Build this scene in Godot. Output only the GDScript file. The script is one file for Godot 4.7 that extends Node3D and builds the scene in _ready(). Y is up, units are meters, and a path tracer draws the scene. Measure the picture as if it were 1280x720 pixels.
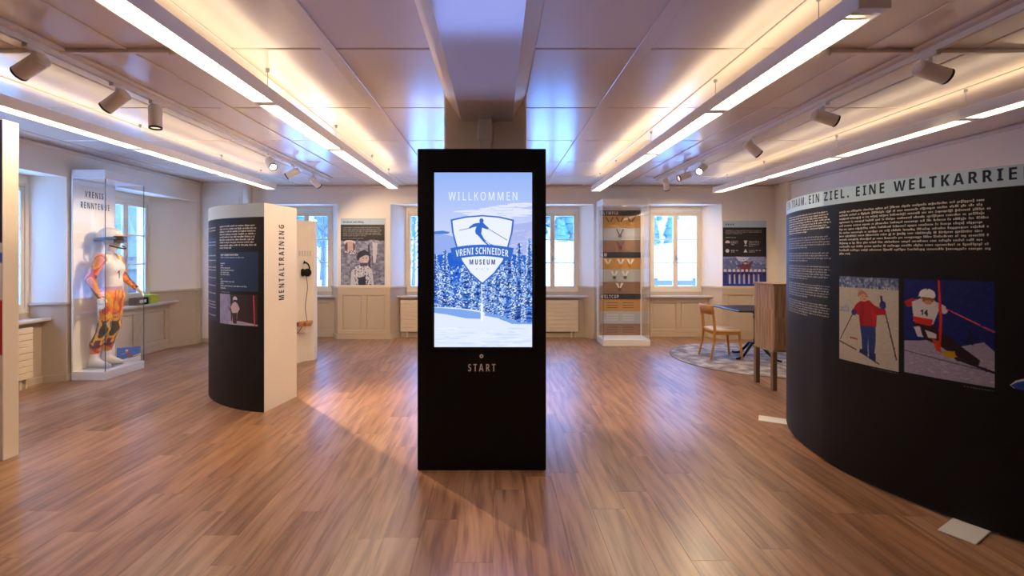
extends Node3D
# Museum room: welcome kiosk in front of a column, curved exhibition walls, showcases and windows onto snow.
# World: x right, y up, the camera looks along -z. Distances into the room are written as positive depth.

const EYE := 1.5            # camera height
const FOCAL := 600.0        # focal length in pixels of a 1280 x 720 picture
const CEIL := 2.8
const BACK := 8.76          # depth of the pier faces of the window wall
const LEFT := -5.18         # x of the pier faces of the left wall
const RIGHT := 5.1
const REAR := -4.2          # wall behind the camera

var M := {}
var box_cache := {}
var used := {}
var rng := RandomNumberGenerator.new()

# ------------------------------------------------------------------ naming
func numbered(called: String) -> String:
	if not used.has(called):
		used[called] = 0
		return called
	used[called] += 1
	return "%s_%03d" % [called, used[called]]

func thing(called: String, label: String, category: String, at := Vector3.ZERO, group := "") -> Node3D:
	var o := Node3D.new()
	o.name = numbered(called)
	add_child(o)
	o.position = at
	tag(o, label, category, group)
	return o

func tag(o: Node, label: String, category: String, group := "") -> void:
	o.set_meta("label", label)
	o.set_meta("category", category)
	if group != "":
		o.set_meta("group", group)

func struct(called: String) -> Node3D:
	var o := Node3D.new()
	o.name = called
	add_child(o)
	o.set_meta("kind", "structure")
	return o

func put(called: String, mesh: Mesh, m: Material, parent: Node, at := Vector3.ZERO) -> MeshInstance3D:
	var o := MeshInstance3D.new()
	o.name = called
	o.mesh = mesh
	if m != null:
		o.material_override = m
	o.position = at
	o.cast_shadow = GeometryInstance3D.SHADOW_CASTING_SETTING_ON
	parent.add_child(o, true)
	return o

# ------------------------------------------------------------------ materials
func srgb(r: float, g: float, b: float) -> Color:
	return Color(r / 255.0, g / 255.0, b / 255.0)

func mat(key: String, c: Color, rough := 0.5, metal := 0.0, spec := 0.5) -> StandardMaterial3D:
	var m := StandardMaterial3D.new()
	m.resource_name = key
	m.albedo_color = c
	m.roughness = rough
	m.metallic = metal
	m.metallic_specular = spec
	M[key] = m
	return m

func glow(key: String, c: Color, e: float) -> StandardMaterial3D:
	var m := mat(key, Color(0.9, 0.9, 0.9), 0.5)
	m.emission_enabled = true
	m.emission = c
	m.emission_energy_multiplier = e
	return m

func tex_mat(key: String, img: Image, rough := 0.5, spec := 0.5) -> StandardMaterial3D:
	var m := mat(key, Color.WHITE, rough, 0.0, spec)
	m.albedo_texture = ImageTexture.create_from_image(img)
	return m

# ------------------------------------------------------------------ mesh helpers
func new_st() -> SurfaceTool:
	var st := SurfaceTool.new()
	st.begin(Mesh.PRIMITIVE_TRIANGLES)
	st.set_smooth_group(-1)
	return st

func done(st: SurfaceTool) -> ArrayMesh:
	st.generate_normals()
	return st.commit()

func tri(st: SurfaceTool, a: Vector3, b: Vector3, c: Vector3, out: Vector3, ua := Vector2.ZERO, ub := Vector2.ZERO, uc := Vector2.ZERO) -> void:
	if (b - a).cross(c - a).dot(out) > 0.0:
		var t := b
		b = c
		c = t
		var u := ub
		ub = uc
		uc = u
	st.set_uv(ua)
	st.add_vertex(a)
	st.set_uv(ub)
	st.add_vertex(b)
	st.set_uv(uc)
	st.add_vertex(c)

func quad(st: SurfaceTool, a: Vector3, b: Vector3, c: Vector3, d: Vector3, out: Vector3, uv: Array = []) -> void:
	if uv.is_empty():
		tri(st, a, b, c, out)
		tri(st, a, c, d, out)
	else:
		tri(st, a, b, c, out, uv[0], uv[1], uv[2])
		tri(st, a, c, d, out, uv[0], uv[2], uv[3])

# chamfered box; uvr maps local x,z to uv for planks: Rect2(u0, v0, du per metre, dv per metre)
func add_bevel(st: SurfaceTool, at: Vector3, size: Vector3, bevel: float, uvr := Rect2(), basis := Basis.IDENTITY) -> void:
	var h := size * 0.5
	var b := minf(bevel, minf(h.x, minf(h.y, h.z)) * 0.9)
	var uvf := func(p: Vector3) -> Vector2:
		return Vector2(uvr.position.x + p.x * uvr.size.x, uvr.position.y + p.z * uvr.size.y)
	var poly := func(pts: Array, out: Vector3) -> void:
		for i in range(1, pts.size() - 1):
			tri(st, at + basis * pts[0], at + basis * pts[i], at + basis * pts[i + 1], basis * out, uvf.call(pts[0]), uvf.call(pts[i]), uvf.call(pts[i + 1]))
	for ax in 3:
		for s in [-1.0, 1.0]:
			var n := Vector3.ZERO
			n[ax] = s
			var i := (ax + 1) % 3
			var j := (ax + 2) % 3
			var pts: Array = []
			for q in [[-1, -1], [1, -1], [1, 1], [-1, 1]]:
				var p := Vector3.ZERO
				p[ax] = s * h[ax]
				p[i] = q[0] * (h[i] - b)
				p[j] = q[1] * (h[j] - b)
				pts.append(p)
			poly.call(pts, n)
	if b <= 0.0001:
		return
	for ax in 3:
		var i := (ax + 1) % 3
		var j := (ax + 2) % 3
		for si in [-1.0, 1.0]:
			for sj in [-1.0, 1.0]:
				var pts: Array = []
				for q in [[-1, 0], [1, 0], [1, 1], [-1, 1]]:
					var p := Vector3.ZERO
					p[ax] = q[0] * (h[ax] - b)
					p[i] = si * (h[i] - (0.0 if q[1] == 0 else b))
					p[j] = sj * (h[j] - (b if q[1] == 0 else 0.0))
					pts.append(p)
				var n := Vector3.ZERO
				n[i] = si
				n[j] = sj
				poly.call(pts, n)
	for sx in [-1.0, 1.0]:
		for sy in [-1.0, 1.0]:
			for sz in [-1.0, 1.0]:
				poly.call([Vector3(sx * h.x, sy * (h.y - b), sz * (h.z - b)), Vector3(sx * (h.x - b), sy * h.y, sz * (h.z - b)), Vector3(sx * (h.x - b), sy * (h.y - b), sz * h.z)], Vector3(sx, sy, sz))

func bevel_mesh(size: Vector3, bevel := 0.003) -> ArrayMesh:
	var key := "%.4f %.4f %.4f %.4f" % [size.x, size.y, size.z, bevel]
	if not box_cache.has(key):
		var st := new_st()
		add_bevel(st, Vector3.ZERO, size, bevel)
		box_cache[key] = done(st)
	return box_cache[key]

func box(called: String, parent: Node, at: Vector3, size: Vector3, m: Material, bevel := 0.003) -> MeshInstance3D:
	return put(called, bevel_mesh(size, bevel), m, parent, at)

# box from ranges in x, y and depth (positive into the room)
func rbox(called: String, parent: Node, x0: float, x1: float, y0: float, y1: float, d0: float, d1: float, m: Material, bevel := 0.003) -> MeshInstance3D:
	return box(called, parent, Vector3((x0 + x1) / 2, (y0 + y1) / 2, -(d0 + d1) / 2), Vector3(absf(x1 - x0), absf(y1 - y0), absf(d1 - d0)), m, bevel)

# upright prism over a plan polygon of (x, depth)
func add_prism(st: SurfaceTool, plan: PackedVector2Array, y0: float, y1: float) -> void:
	var idx := Geometry2D.triangulate_polygon(plan)
	for k in range(0, idx.size(), 3):
		for s in [0, 1]:
			var y := y1 if s == 1 else y0
			tri(st, Vector3(plan[idx[k]].x, y, -plan[idx[k]].y), Vector3(plan[idx[k + 1]].x, y, -plan[idx[k + 1]].y), Vector3(plan[idx[k + 2]].x, y, -plan[idx[k + 2]].y), Vector3.UP if s == 1 else Vector3.DOWN)
	var area := 0.0
	for i in plan.size():
		area += plan[i].cross(plan[(i + 1) % plan.size()])
	for i in plan.size():
		var a := plan[i]
		var b := plan[(i + 1) % plan.size()]
		var e := b - a
		var n := Vector2(e.y, -e.x) * signf(area)
		quad(st, Vector3(a.x, y0, -a.y), Vector3(b.x, y0, -b.y), Vector3(b.x, y1, -b.y), Vector3(a.x, y1, -a.y), Vector3(n.x, 0, -n.y))

func prism(called: String, parent: Node, plan: PackedVector2Array, y0: float, y1: float, m: Material) -> MeshInstance3D:
	var st := new_st()
	add_prism(st, plan, y0, y1)
	return put(called, done(st), m, parent)

# surface of revolution about +y; profile points are (radius, y)
func add_lathe(st: SurfaceTool, profile: Array, segs := 20, xf := Transform3D.IDENTITY) -> void:
	st.set_smooth_group(1)
	for i in profile.size() - 1:
		var p: Vector2 = profile[i]
		var q: Vector2 = profile[i + 1]
		var nn := Vector2(q.y - p.y, -(q.x - p.x))
		for k in segs:
			var a0 := TAU * k / segs
			var a1 := TAU * (k + 1) / segs
			var u := Vector3(cos(a0), 0, sin(a0))
			var v := Vector3(cos(a1), 0, sin(a1))
			var am := (a0 + a1) / 2
			var out := Vector3(cos(am) * nn.x, nn.y, sin(am) * nn.x)
			var A := Vector3(u.x * p.x, p.y, u.z * p.x)
			var B := Vector3(v.x * p.x, p.y, v.z * p.x)
			var C := Vector3(v.x * q.x, q.y, v.z * q.x)
			var D := Vector3(u.x * q.x, q.y, u.z * q.x)
			st.set_smooth_group(i)
			if p.x > 0.00001:
				tri(st, xf * A, xf * B, xf * C, xf.basis * out)
			if q.x > 0.00001:
				tri(st, xf * A, xf * C, xf * D, xf.basis * out)
	st.set_smooth_group(-1)

func lathe(profile: Array, segs := 20, xf := Transform3D.IDENTITY) -> ArrayMesh:
	var st := new_st()
	add_lathe(st, profile, segs, xf)
	return done(st)

# round tube along points; radii may be one number or one per point
func add_tube(st: SurfaceTool, pts: Array, radii, segs := 8) -> void:
	var n := pts.size()
	var rings: Array = []
	var side := Vector3.ZERO
	for i in n:
		var a: Vector3 = pts[maxi(i - 1, 0)]
		var b: Vector3 = pts[mini(i + 1, n - 1)]
		var dir := (b - a).normalized()
		if side == Vector3.ZERO:
			side = dir.cross(Vector3.UP if absf(dir.y) < 0.9 else Vector3.RIGHT).normalized()
		side = (side - dir * side.dot(dir)).normalized()
		var up := dir.cross(side)
		var r: float = radii[i] if radii is Array else radii
		var ring: Array = []
		for k in segs:
			var t := TAU * k / segs
			ring.append(pts[i] + (side * cos(t) + up * sin(t)) * r)
		rings.append(ring)
	st.set_smooth_group(1)
	for i in n - 1:
		for k in segs:
			var k2 := (k + 1) % segs
			var mid: Vector3 = (pts[i] + pts[i + 1]) * 0.5
			var c: Vector3 = (rings[i][k] + rings[i][k2] + rings[i + 1][k] + rings[i + 1][k2]) * 0.25
			quad(st, rings[i][k], rings[i][k2], rings[i + 1][k2], rings[i + 1][k], c - mid)
	st.set_smooth_group(-1)
	for e in [0, n - 1]:
		var dir: Vector3 = (pts[0] - pts[1]) if e == 0 else (pts[n - 1] - pts[n - 2])
		for k in range(1, segs - 1):
			tri(st, rings[e][0], rings[e][k], rings[e][k + 1], dir)

func tube(called: String, parent: Node, pts: Array, radii, m: Material, segs := 8) -> MeshInstance3D:
	var st := new_st()
	add_tube(st, pts, radii, segs)
	return put(called, done(st), m, parent)

# flat textured sheet: centre, right and up half vectors
func sheet_mesh(w: float, h: float) -> ArrayMesh:
	var st := new_st()
	quad(st, Vector3(-w / 2, -h / 2, 0), Vector3(w / 2, -h / 2, 0), Vector3(w / 2, h / 2, 0), Vector3(-w / 2, h / 2, 0), Vector3(0, 0, 1), [Vector2(0, 1), Vector2(1, 1), Vector2(1, 0), Vector2(0, 0)])
	return done(st)

# ------------------------------------------------------------------ lettering
var font_bold: Font
var font_plain: Font

func letters(s: String, spacing: int, bold: bool) -> PackedVector2Array:
	var fv := FontVariation.new()
	fv.base_font = font_bold if bold else font_plain
	fv.spacing_glyph = spacing
	var t := TextMesh.new()
	t.font = fv
	t.font_size = 48
	t.pixel_size = 0.01
	t.depth = 0.0
	t.curve_step = 1.0
	t.text = s
	var arr := t.get_mesh_arrays()
	var out := PackedVector2Array()
	if arr.is_empty() or arr[Mesh.ARRAY_VERTEX] == null:
		return out
	var vs: PackedVector3Array = arr[Mesh.ARRAY_VERTEX]
	var ix = arr[Mesh.ARRAY_INDEX]
	if ix == null or ix.size() == 0:
		for v in vs:
			out.append(Vector2(v.x, v.y))
	else:
		for i in ix:
			out.append(Vector2(vs[i].x, vs[i].y))
	var lo := Vector2(1e9, 1e9)
	var hi := -lo
	for p in out:
		lo = lo.min(p)
		hi = hi.max(p)
	for i in out.size():
		out[i] = (out[i] - lo) / (hi - lo)
	return out

# raised lettering as real geometry, fitted to w x h, facing +z
func letter_mesh(s: String, w: float, h: float, spacing := 6, bold := true) -> ArrayMesh:
	var st := new_st()
	var ps := letters(s, spacing, bold)
	for i in range(0, ps.size(), 3):
		var v: Array = []
		for k in 3:
			v.append(Vector3((ps[i + k].x - 0.5) * w, (ps[i + k].y - 0.5) * h, 0))
		tri(st, v[0], v[1], v[2], Vector3(0, 0, 1))
	return done(st)

# ------------------------------------------------------------------ painting prints
func canvas(w: int, h: int, c: Color) -> Image:
	var img := Image.create(w, h, false, Image.FORMAT_RGB8)
	img.fill(c)
	return img

func poly(img: Image, pts: PackedVector2Array, c: Color) -> void:
	var lo := 1e9
	var hi := -1e9
	for p in pts:
		lo = minf(lo, p.y)
		hi = maxf(hi, p.y)
	var y0 := maxi(int(floor(lo)), 0)
	var y1 := mini(int(ceil(hi)), img.get_height() - 1)
	var n := pts.size()
	for y in range(y0, y1 + 1):
		var yy := y + 0.5
		var xs: Array = []
		for i in n:
			var a := pts[i]
			var b := pts[(i + 1) % n]
			if (a.y <= yy) != (b.y <= yy):
				xs.append(a.x + (yy - a.y) / (b.y - a.y) * (b.x - a.x))
		xs.sort()
		for i in range(0, xs.size() - 1, 2):
			var x0 := maxi(int(round(xs[i])), 0)
			var x1 := mini(int(round(xs[i + 1])), img.get_width())
			if x1 > x0:
				img.fill_rect(Rect2i(x0, y, x1 - x0, 1), c)

# polygon given in fractions of a rectangle
func rpoly(img: Image, r: Rect2, pts: Array, c: Color) -> void:
	var q := PackedVector2Array()
	for i in range(0, pts.size(), 2):
		q.append(r.position + Vector2(pts[i], pts[i + 1]) * r.size)
	poly(img, q, c)

func disc(img: Image, r: Rect2, x: float, y: float, rx: float, ry: float, c: Color) -> void:
	var q := PackedVector2Array()
	for k in 20:
		var a := TAU * k / 20
		q.append(r.position + Vector2(x + cos(a) * rx, y + sin(a) * ry) * r.size)
	poly(img, q, c)

func stroke(img: Image, r: Rect2, x0: float, y0: float, x1: float, y1: float, w: float, c: Color) -> void:
	var a := r.position + Vector2(x0, y0) * r.size
	var b := r.position + Vector2(x1, y1) * r.size
	var n := (b - a).orthogonal().normalized() * (w * r.size.x * 0.5)
	poly(img, PackedVector2Array([a + n, b + n, b - n, a - n]), c)

func print_text(img: Image, s: String, r: Rect2, c: Color, spacing := 6, bold := true) -> void:
	var ps := letters(s, spacing, bold)
	for i in range(0, ps.size(), 3):
		var q := PackedVector2Array()
		for k in 3:
			q.append(r.position + Vector2(ps[i + k].x, 1.0 - ps[i + k].y) * r.size)
		poly(img, q, c)

# rows of print too small to read: word-shaped runs of small strokes
func small_print(img: Image, r: Rect2, rows: int, c: Color, last := 0.4, fill := 0.62) -> void:
	var step := r.size.y / rows
	for i in rows:
		var y := r.position.y + i * step
		var x := r.position.x
		var end := r.position.x + r.size.x * (last if i == rows - 1 else rng.randf_range(0.94, 1.0))
		var unit := step * 0.30
		while x < end - unit:
			var count := rng.randi_range(2, 11)
			for k in count:
				if x > end - unit:
					break
				var tall := rng.randf() < 0.28
				var low := rng.randf() < 0.12
				var h := step * fill * (1.0 if tall else 0.72)
				var top := y + step * fill - h
				img.fill_rect(Rect2i(int(x), int(top), maxi(1, int(unit * 0.95)), maxi(1, int(h + (step * 0.14 if low else 0.0)))), c)
				if rng.randf() < 0.6:
					img.fill_rect(Rect2i(int(x + unit * 0.3), int(top + h * 0.35), maxi(1, int(unit * 0.4)), maxi(1, int(h * 0.4))), c.darkened(0.55))
				x += unit * 1.12
			x += unit * 1.1

func shrink(img: Image) -> Image:
	img.shrink_x2()
	return img

func speckle(img: Image, r: Rect2, count: int, size: float, cols: Array, tall := 1.0) -> void:
	for i in count:
		var p := r.position + Vector2(rng.randf(), rng.randf()) * r.size
		var s := size * rng.randf_range(0.5, 1.5)
		var w := int(maxf(1, s))
		var h := int(maxf(1, s * tall))
		var x0 := clampi(int(p.x), int(r.position.x), int(r.end.x) - w)
		var y0 := clampi(int(p.y), int(r.position.y), int(r.end.y) - h)
		img.fill_rect(Rect2i(x0, y0, w, h), cols[rng.randi() % cols.size()])

# ------------------------------------------------------------------ camera, sky, light
func setup_view() -> void:
	var cam := Camera3D.new()
	cam.name = "camera"
	add_child(cam)
	cam.position = Vector3(0, EYE, 0)
	var near := 0.05
	# vanishing point at pixel (620, 321): a level camera with a shifted lens
	cam.set_frustum(720.0 / FOCAL * near, Vector2(20.0, -39.0) / FOCAL * near, near, 400.0)
	cam.current = true
	var we := WorldEnvironment.new()
	we.name = "environment"
	var e := Environment.new()
	e.background_mode = Environment.BG_SKY
	var sky := Sky.new()
	var sm := ProceduralSkyMaterial.new()
	sm.sky_top_color = Color(0.36, 0.58, 0.90)
	sm.sky_horizon_color = Color(0.485, 0.675, 0.935)
	sm.ground_bottom_color = Color(0.46, 0.63, 0.86)
	sm.ground_horizon_color = Color(0.485, 0.675, 0.935)
	sm.sky_energy_multiplier = 4.4
	sm.ground_energy_multiplier = 4.4
	sky.sky_material = sm
	e.sky = sky
	e.tonemap_mode = Environment.TONE_MAPPER_LINEAR
	e.tonemap_exposure = 0.88
	e.sdfgi_enabled = true
	e.ssao_enabled = true
	e.ssil_enabled = true
	we.environment = e
	add_child(we)

func area_light(parent: Node, at: Vector3, size: Vector2, look: Vector3, c: Color, energy: float) -> void:
	var l := AreaLight3D.new()
	l.name = "light"
	l.light_color = c
	l.light_energy = energy
	l.area_size = size
	l.area_normalize_energy = true
	l.set("area_range", 30.0)
	l.shadow_enabled = true
	parent.add_child(l, true)
	l.position = at
	if look == Vector3.DOWN:
		l.rotation = Vector3(-PI / 2, 0, 0)
	elif look == Vector3.UP:
		l.rotation = Vector3(PI / 2, 0, 0)
	elif look == Vector3(0, 0, 1):
		l.rotation = Vector3(0, PI, 0)

# ------------------------------------------------------------------ materials
func setup_materials() -> void:
	font_bold = SystemFont.new()
	font_bold.font_names = PackedStringArray(["Droid Sans"])
	font_bold.font_weight = 700
	font_plain = SystemFont.new()
	font_plain.font_names = PackedStringArray(["Droid Sans"])
	font_plain.font_weight = 400
	mat("wall", srgb(246, 236, 219), 0.65)
	mat("wainscot", srgb(198, 179, 154), 0.5)
	mat("ceiling", srgb(226, 212, 199), 0.23, 0.0, 0.52)
	mat("beam", srgb(226, 212, 199), 0.17, 0.0, 0.7)
	mat("cream", srgb(236, 222, 198), 0.45)
	mat("sill", srgb(196, 188, 180), 0.4)
	mat("white", srgb(240, 237, 230), 0.45)
	mat("panel_white", srgb(238, 228, 212), 0.55)
	mat("lamp_white", srgb(242, 238, 232), 0.4)
	mat("louvre", srgb(225, 214, 180), 0.4)
	mat("black", srgb(9, 8, 9), 0.55, 0.0, 0.35)
	mat("gloss_black", srgb(8, 8, 10), 0.16)
	mat("track_slot", srgb(20, 18, 18), 0.5)
	mat("dark_metal", srgb(22, 22, 26), 0.4, 0.6)
	mat("steel", srgb(190, 190, 190), 0.3, 1.0)
	mat("radiator", srgb(222, 205, 180), 0.4)
	mat("plate", srgb(214, 212, 206), 0.45)
	mat("header_blue", srgb(176, 198, 212), 0.6)
	mat("ink", srgb(24, 30, 44), 0.6)
	mat("beech", srgb(186, 130, 68), 0.42)
	mat("beech_pale", srgb(222, 190, 142), 0.45)
	mat("navy_top", srgb(34, 38, 50), 0.35)
	mat("snow", srgb(236, 240, 246), 0.8)
	mat("gap", srgb(60, 36, 22), 0.8)
	glow("tube_glow", Color(1.0, 0.93, 0.80), 3.0)
	glow("tube_glow_up", Color(1.0, 0.88, 0.66), 2.0)
	glow("lens_glow", Color(1.0, 0.94, 0.84), 9.0)
	glow("lens_dim", Color(1.0, 0.9, 0.75), 1.2)
	var g := mat("glass", Color(1, 1, 1, 0.012), 0.0)
	g.transparency = BaseMaterial3D.TRANSPARENCY_ALPHA
	g = mat("pane", Color(0.95, 0.98, 1.0, 0.03), 0.0)
	g.transparency = BaseMaterial3D.TRANSPARENCY_ALPHA

func wood_image(w: int, h: int, light: Color, mid: Color, dark: Color, fx: float, fy: float, seed_: int) -> Image:
	var n1 := FastNoiseLite.new()
	n1.seed = seed_
	n1.frequency = 1.0
	n1.fractal_octaves = 4
	var n2 := FastNoiseLite.new()
	n2.seed = seed_ + 5
	n2.frequency = 1.0
	n2.fractal_octaves = 2
	var img := Image.create(w, h, false, Image.FORMAT_RGB8)
	for y in h:
		for x in w:
			var wob := n2.get_noise_2d(x * fx * 0.12, y * fy * 0.5) * 0.7
			var a := n1.get_noise_2d(x * fx + wob, y * fy)
			var b := n2.get_noise_2d(x * fx * 3.7 + 50.0 + wob, y * fy * 2.0)
			var t := clampf(0.5 + a * 0.95 + b * 0.28, 0.0, 1.0)
			var c := dark.lerp(mid, clampf(t * 2.2, 0, 1)) if t < 0.45 else mid.lerp(light, clampf((t - 0.45) * 1.8, 0, 1))
			img.set_pixel(x, y, c)
	return img

# ------------------------------------------------------------------ floor
func build_floor() -> void:
	var f := struct("floor")
	rbox("subfloor", f, -5.9, 5.3, -0.25, -0.012, REAR - 0.3, 9.4, M.gap, 0.0)
	var img := wood_image(512, 512, srgb(174, 135, 104), srgb(157, 117, 88), srgb(127, 91, 67), 0.05, 0.0038, 11)
	var tex := ImageTexture.create_from_image(img)
	var mats: Array = []
	for k in 5:
		var m := mat("plank_%d" % k, [Color(1, 1, 1), Color(0.93, 0.90, 0.88), Color(0.99, 0.96, 0.91), Color(0.88, 0.86, 0.86), Color(0.97, 0.97, 0.99)][k], 0.31, 0.0, 0.58)
		m.albedo_texture = tex
		mats.append(m)
	var W := 0.196
	var L := 1.24
	var gap := 0.0007
	var full: Array = []
	for k in 10:
		var st := new_st()
		add_bevel(st, Vector3.ZERO, Vector3(W - gap, 0.012, L - gap), 0.0007, Rect2(0.1 + 0.083 * k, 0.45 + 0.021 * k, 0.55, 0.62))
		full.append(done(st))
	var spots: Array = []
	var cols := int(ceil((5.3 + 5.7) / W))
	for i in cols:
		var x := -5.7 + (i + 0.5) * W
		var z := REAR - 0.2 - rng.randf() * L
		while z < 9.1:
			spots.append([x, z + L / 2, rng.randi() % 10, rng.randi() % 5])
			z += L
	# those that show largest are parts of their own; the rest is one joined part
	var seen := func(s: Array) -> float:
		var d: float = s[1]
		var px: float = 620 + s[0] / maxf(d, 0.1) * FOCAL
		if d < 2.0 or px < -60 or px > 1340:
			return 0.0
		return 1.0 / pow(d, 3.0)
	spots.sort_custom(func(a, b): return seen.call(a) > seen.call(b))
	var rest := new_st()
	for i in spots.size():
		var s: Array = spots[i]
		if i < 295:
			put("plank", full[s[2]], mats[s[3]], f, Vector3(s[0], -0.006, -s[1]))
		else:
			add_bevel(rest, Vector3(s[0], -0.006, -s[1]), Vector3(W - gap, 0.012, L - gap), 0.0, Rect2(0.1 + 0.083 * s[2], 0.45, 0.55, 0.62))
	var o := put("far_planks", done(rest), mats[0], f)
	o.set_meta("kind", "stuff")

# ------------------------------------------------------------------ ceiling
func build_ceiling() -> void:
	var c := struct("ceiling")
	rbox("slab", c, -5.9, 5.4, CEIL + 0.012, CEIL + 0.3, REAR - 0.3, 9.4, M.ceiling, 0.0)
	var xs := [[-5.18, -4.9, -4.25, -3.6, -2.98, -2.34, -1.69, -1.045, -0.40], [0.235, 0.92, 1.61, 2.35, 3.0, 3.65, 4.3, 5.1]]
	var zs: Array = [REAR]
	var z := 3.0 - 1.187 * 4
	while z < BACK - 0.3:
		zs.append(z)
		z += 1.187
	zs.append(BACK)
	for row in xs:
		for i in row.size() - 1:
			for j in zs.size() - 1:
				var g := 0.007
				rbox("panel", c, row[i] + g, row[i + 1] - g, CEIL, CEIL + 0.014, zs[j] + g, zs[j + 1] - g, M.ceiling, 0.006)
		for i in range(1, row.size() - 1):
			if absf(absf(row[i]) - 2.99) < 0.1:
				continue
			rbox("batten", c, row[i] - 0.045, row[i] + 0.045, CEIL - 0.010, CEIL, REAR, BACK, M.ceiling, 0.004)
	# cornice
	rbox("cornice", c, LEFT - 0.02, RIGHT, CEIL - 0.05, CEIL, BACK - 0.05, BACK, M.ceiling, 0.02)
	rbox("cornice", c, LEFT, LEFT + 0.05, CEIL - 0.05, CEIL, REAR, BACK, M.ceiling, 0.02)
	rbox("cornice", c, RIGHT - 0.05, RIGHT, CEIL - 0.05, CEIL, REAR, BACK, M.ceiling, 0.02)
	# beam of trapezoid section over the column
	var b := struct("trim_1")
	var st := new_st()
	var sec := [Vector2(-0.417, CEIL + 0.005), Vector2(-0.276, 2.583), Vector2(0.128, 2.583), Vector2(0.244, CEIL + 0.005)]
	for i in 4:
		var p: Vector2 = sec[i]
		var q: Vector2 = sec[(i + 1) % 4]
		var n := Vector2(q.y - p.y, -(q.x - p.x))
		if n.dot((p + q) / 2 - Vector2(-0.08, 2.7)) < 0:
			n = -n
		quad(st, Vector3(p.x, p.y, -REAR), Vector3(q.x, q.y, -REAR), Vector3(q.x, q.y, -BACK - 0.1), Vector3(p.x, p.y, -BACK - 0.1), Vector3(n.x, n.y, 0))
	put("beam", done(st), M.beam, b)
	# column
	var col := struct("wall_column")
	rbox("shaft", col, -0.417, 0.244, 0.0, CEIL + 0.01, 3.84, 4.5, M.wall, 0.012)
	# ducts and junction boxes under the ceiling
	var cd := thing("cable_duct", "white cable duct bent down from the beam onto the kiosk top", "cable duct", Vector3(-0.087, 2.25, -3.78))
	box("riser", cd, Vector3(0, 0.28, 0.0), Vector3(0.115, 0.24, 0.06), M.white, 0.008)
	box("elbow", cd, Vector3(0, 0.42, 0.06), Vector3(0.115, 0.18, 0.14), M.white, 0.012)
	box("lower_cover", cd, Vector3(0, 0.09, 0.0), Vector3(0.095, 0.17, 0.05), M.white, 0.006)
	for s in [[-3.75, -2.0, 3.0, "left track"], [2.05, 3.7, 3.0, "right track"]]:
		var d := thing("ceiling_conduit", "thin cream conduit across the ceiling panels under the %s" % s[3], "conduit", Vector3((s[0] + s[1]) / 2, CEIL, -s[2]))
		box("channel", d, Vector3(0, -0.018, 0), Vector3(s[1] - s[0], 0.022, 0.03), M.ceiling, 0.005)
		put("junction_box", lathe([Vector2(0, -0.05), Vector2(0.03, -0.05), Vector2(0.036, -0.044), Vector2(0.036, -0.012)], 18), M.ceiling, d, Vector3((s[1] - s[0]) / 2 * (1 if s[0] < 0 else -1), 0.0, 0))

# ------------------------------------------------------------------ window walls
# a wall runs along "a" (x for the back wall, depth for the left one); d is the distance outwards from the pier faces
func wp(side: int, a: float, y: float, d: float) -> Vector3:
	return Vector3(a, y, -(BACK + d)) if side == 0 else Vector3(LEFT - d, y, -a)

func wbox(side: int, called: String, parent: Node, a0: float, a1: float, y0: float, y1: float, d0: float, d1: float, m: Material, bevel := 0.003) -> MeshInstance3D:
	var c := wp(side, (a0 + a1) / 2, (y0 + y1) / 2, (d0 + d1) / 2)
	var s := Vector3(a1 - a0, y1 - y0, d1 - d0)
	return box(called, parent, c, s if side == 0 else Vector3(s.z, s.y, s.x), m, bevel)

func wprism(side: int, called: String, parent: Node, plan: Array, y0: float, y1: float, m: Material) -> MeshInstance3D:
	var q := PackedVector2Array()
	for p in plan:
		var v := wp(side, p[0], 0, p[1])
		q.append(Vector2(v.x, -v.z))
	return prism(called, parent, q, y0, y1, m)

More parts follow.
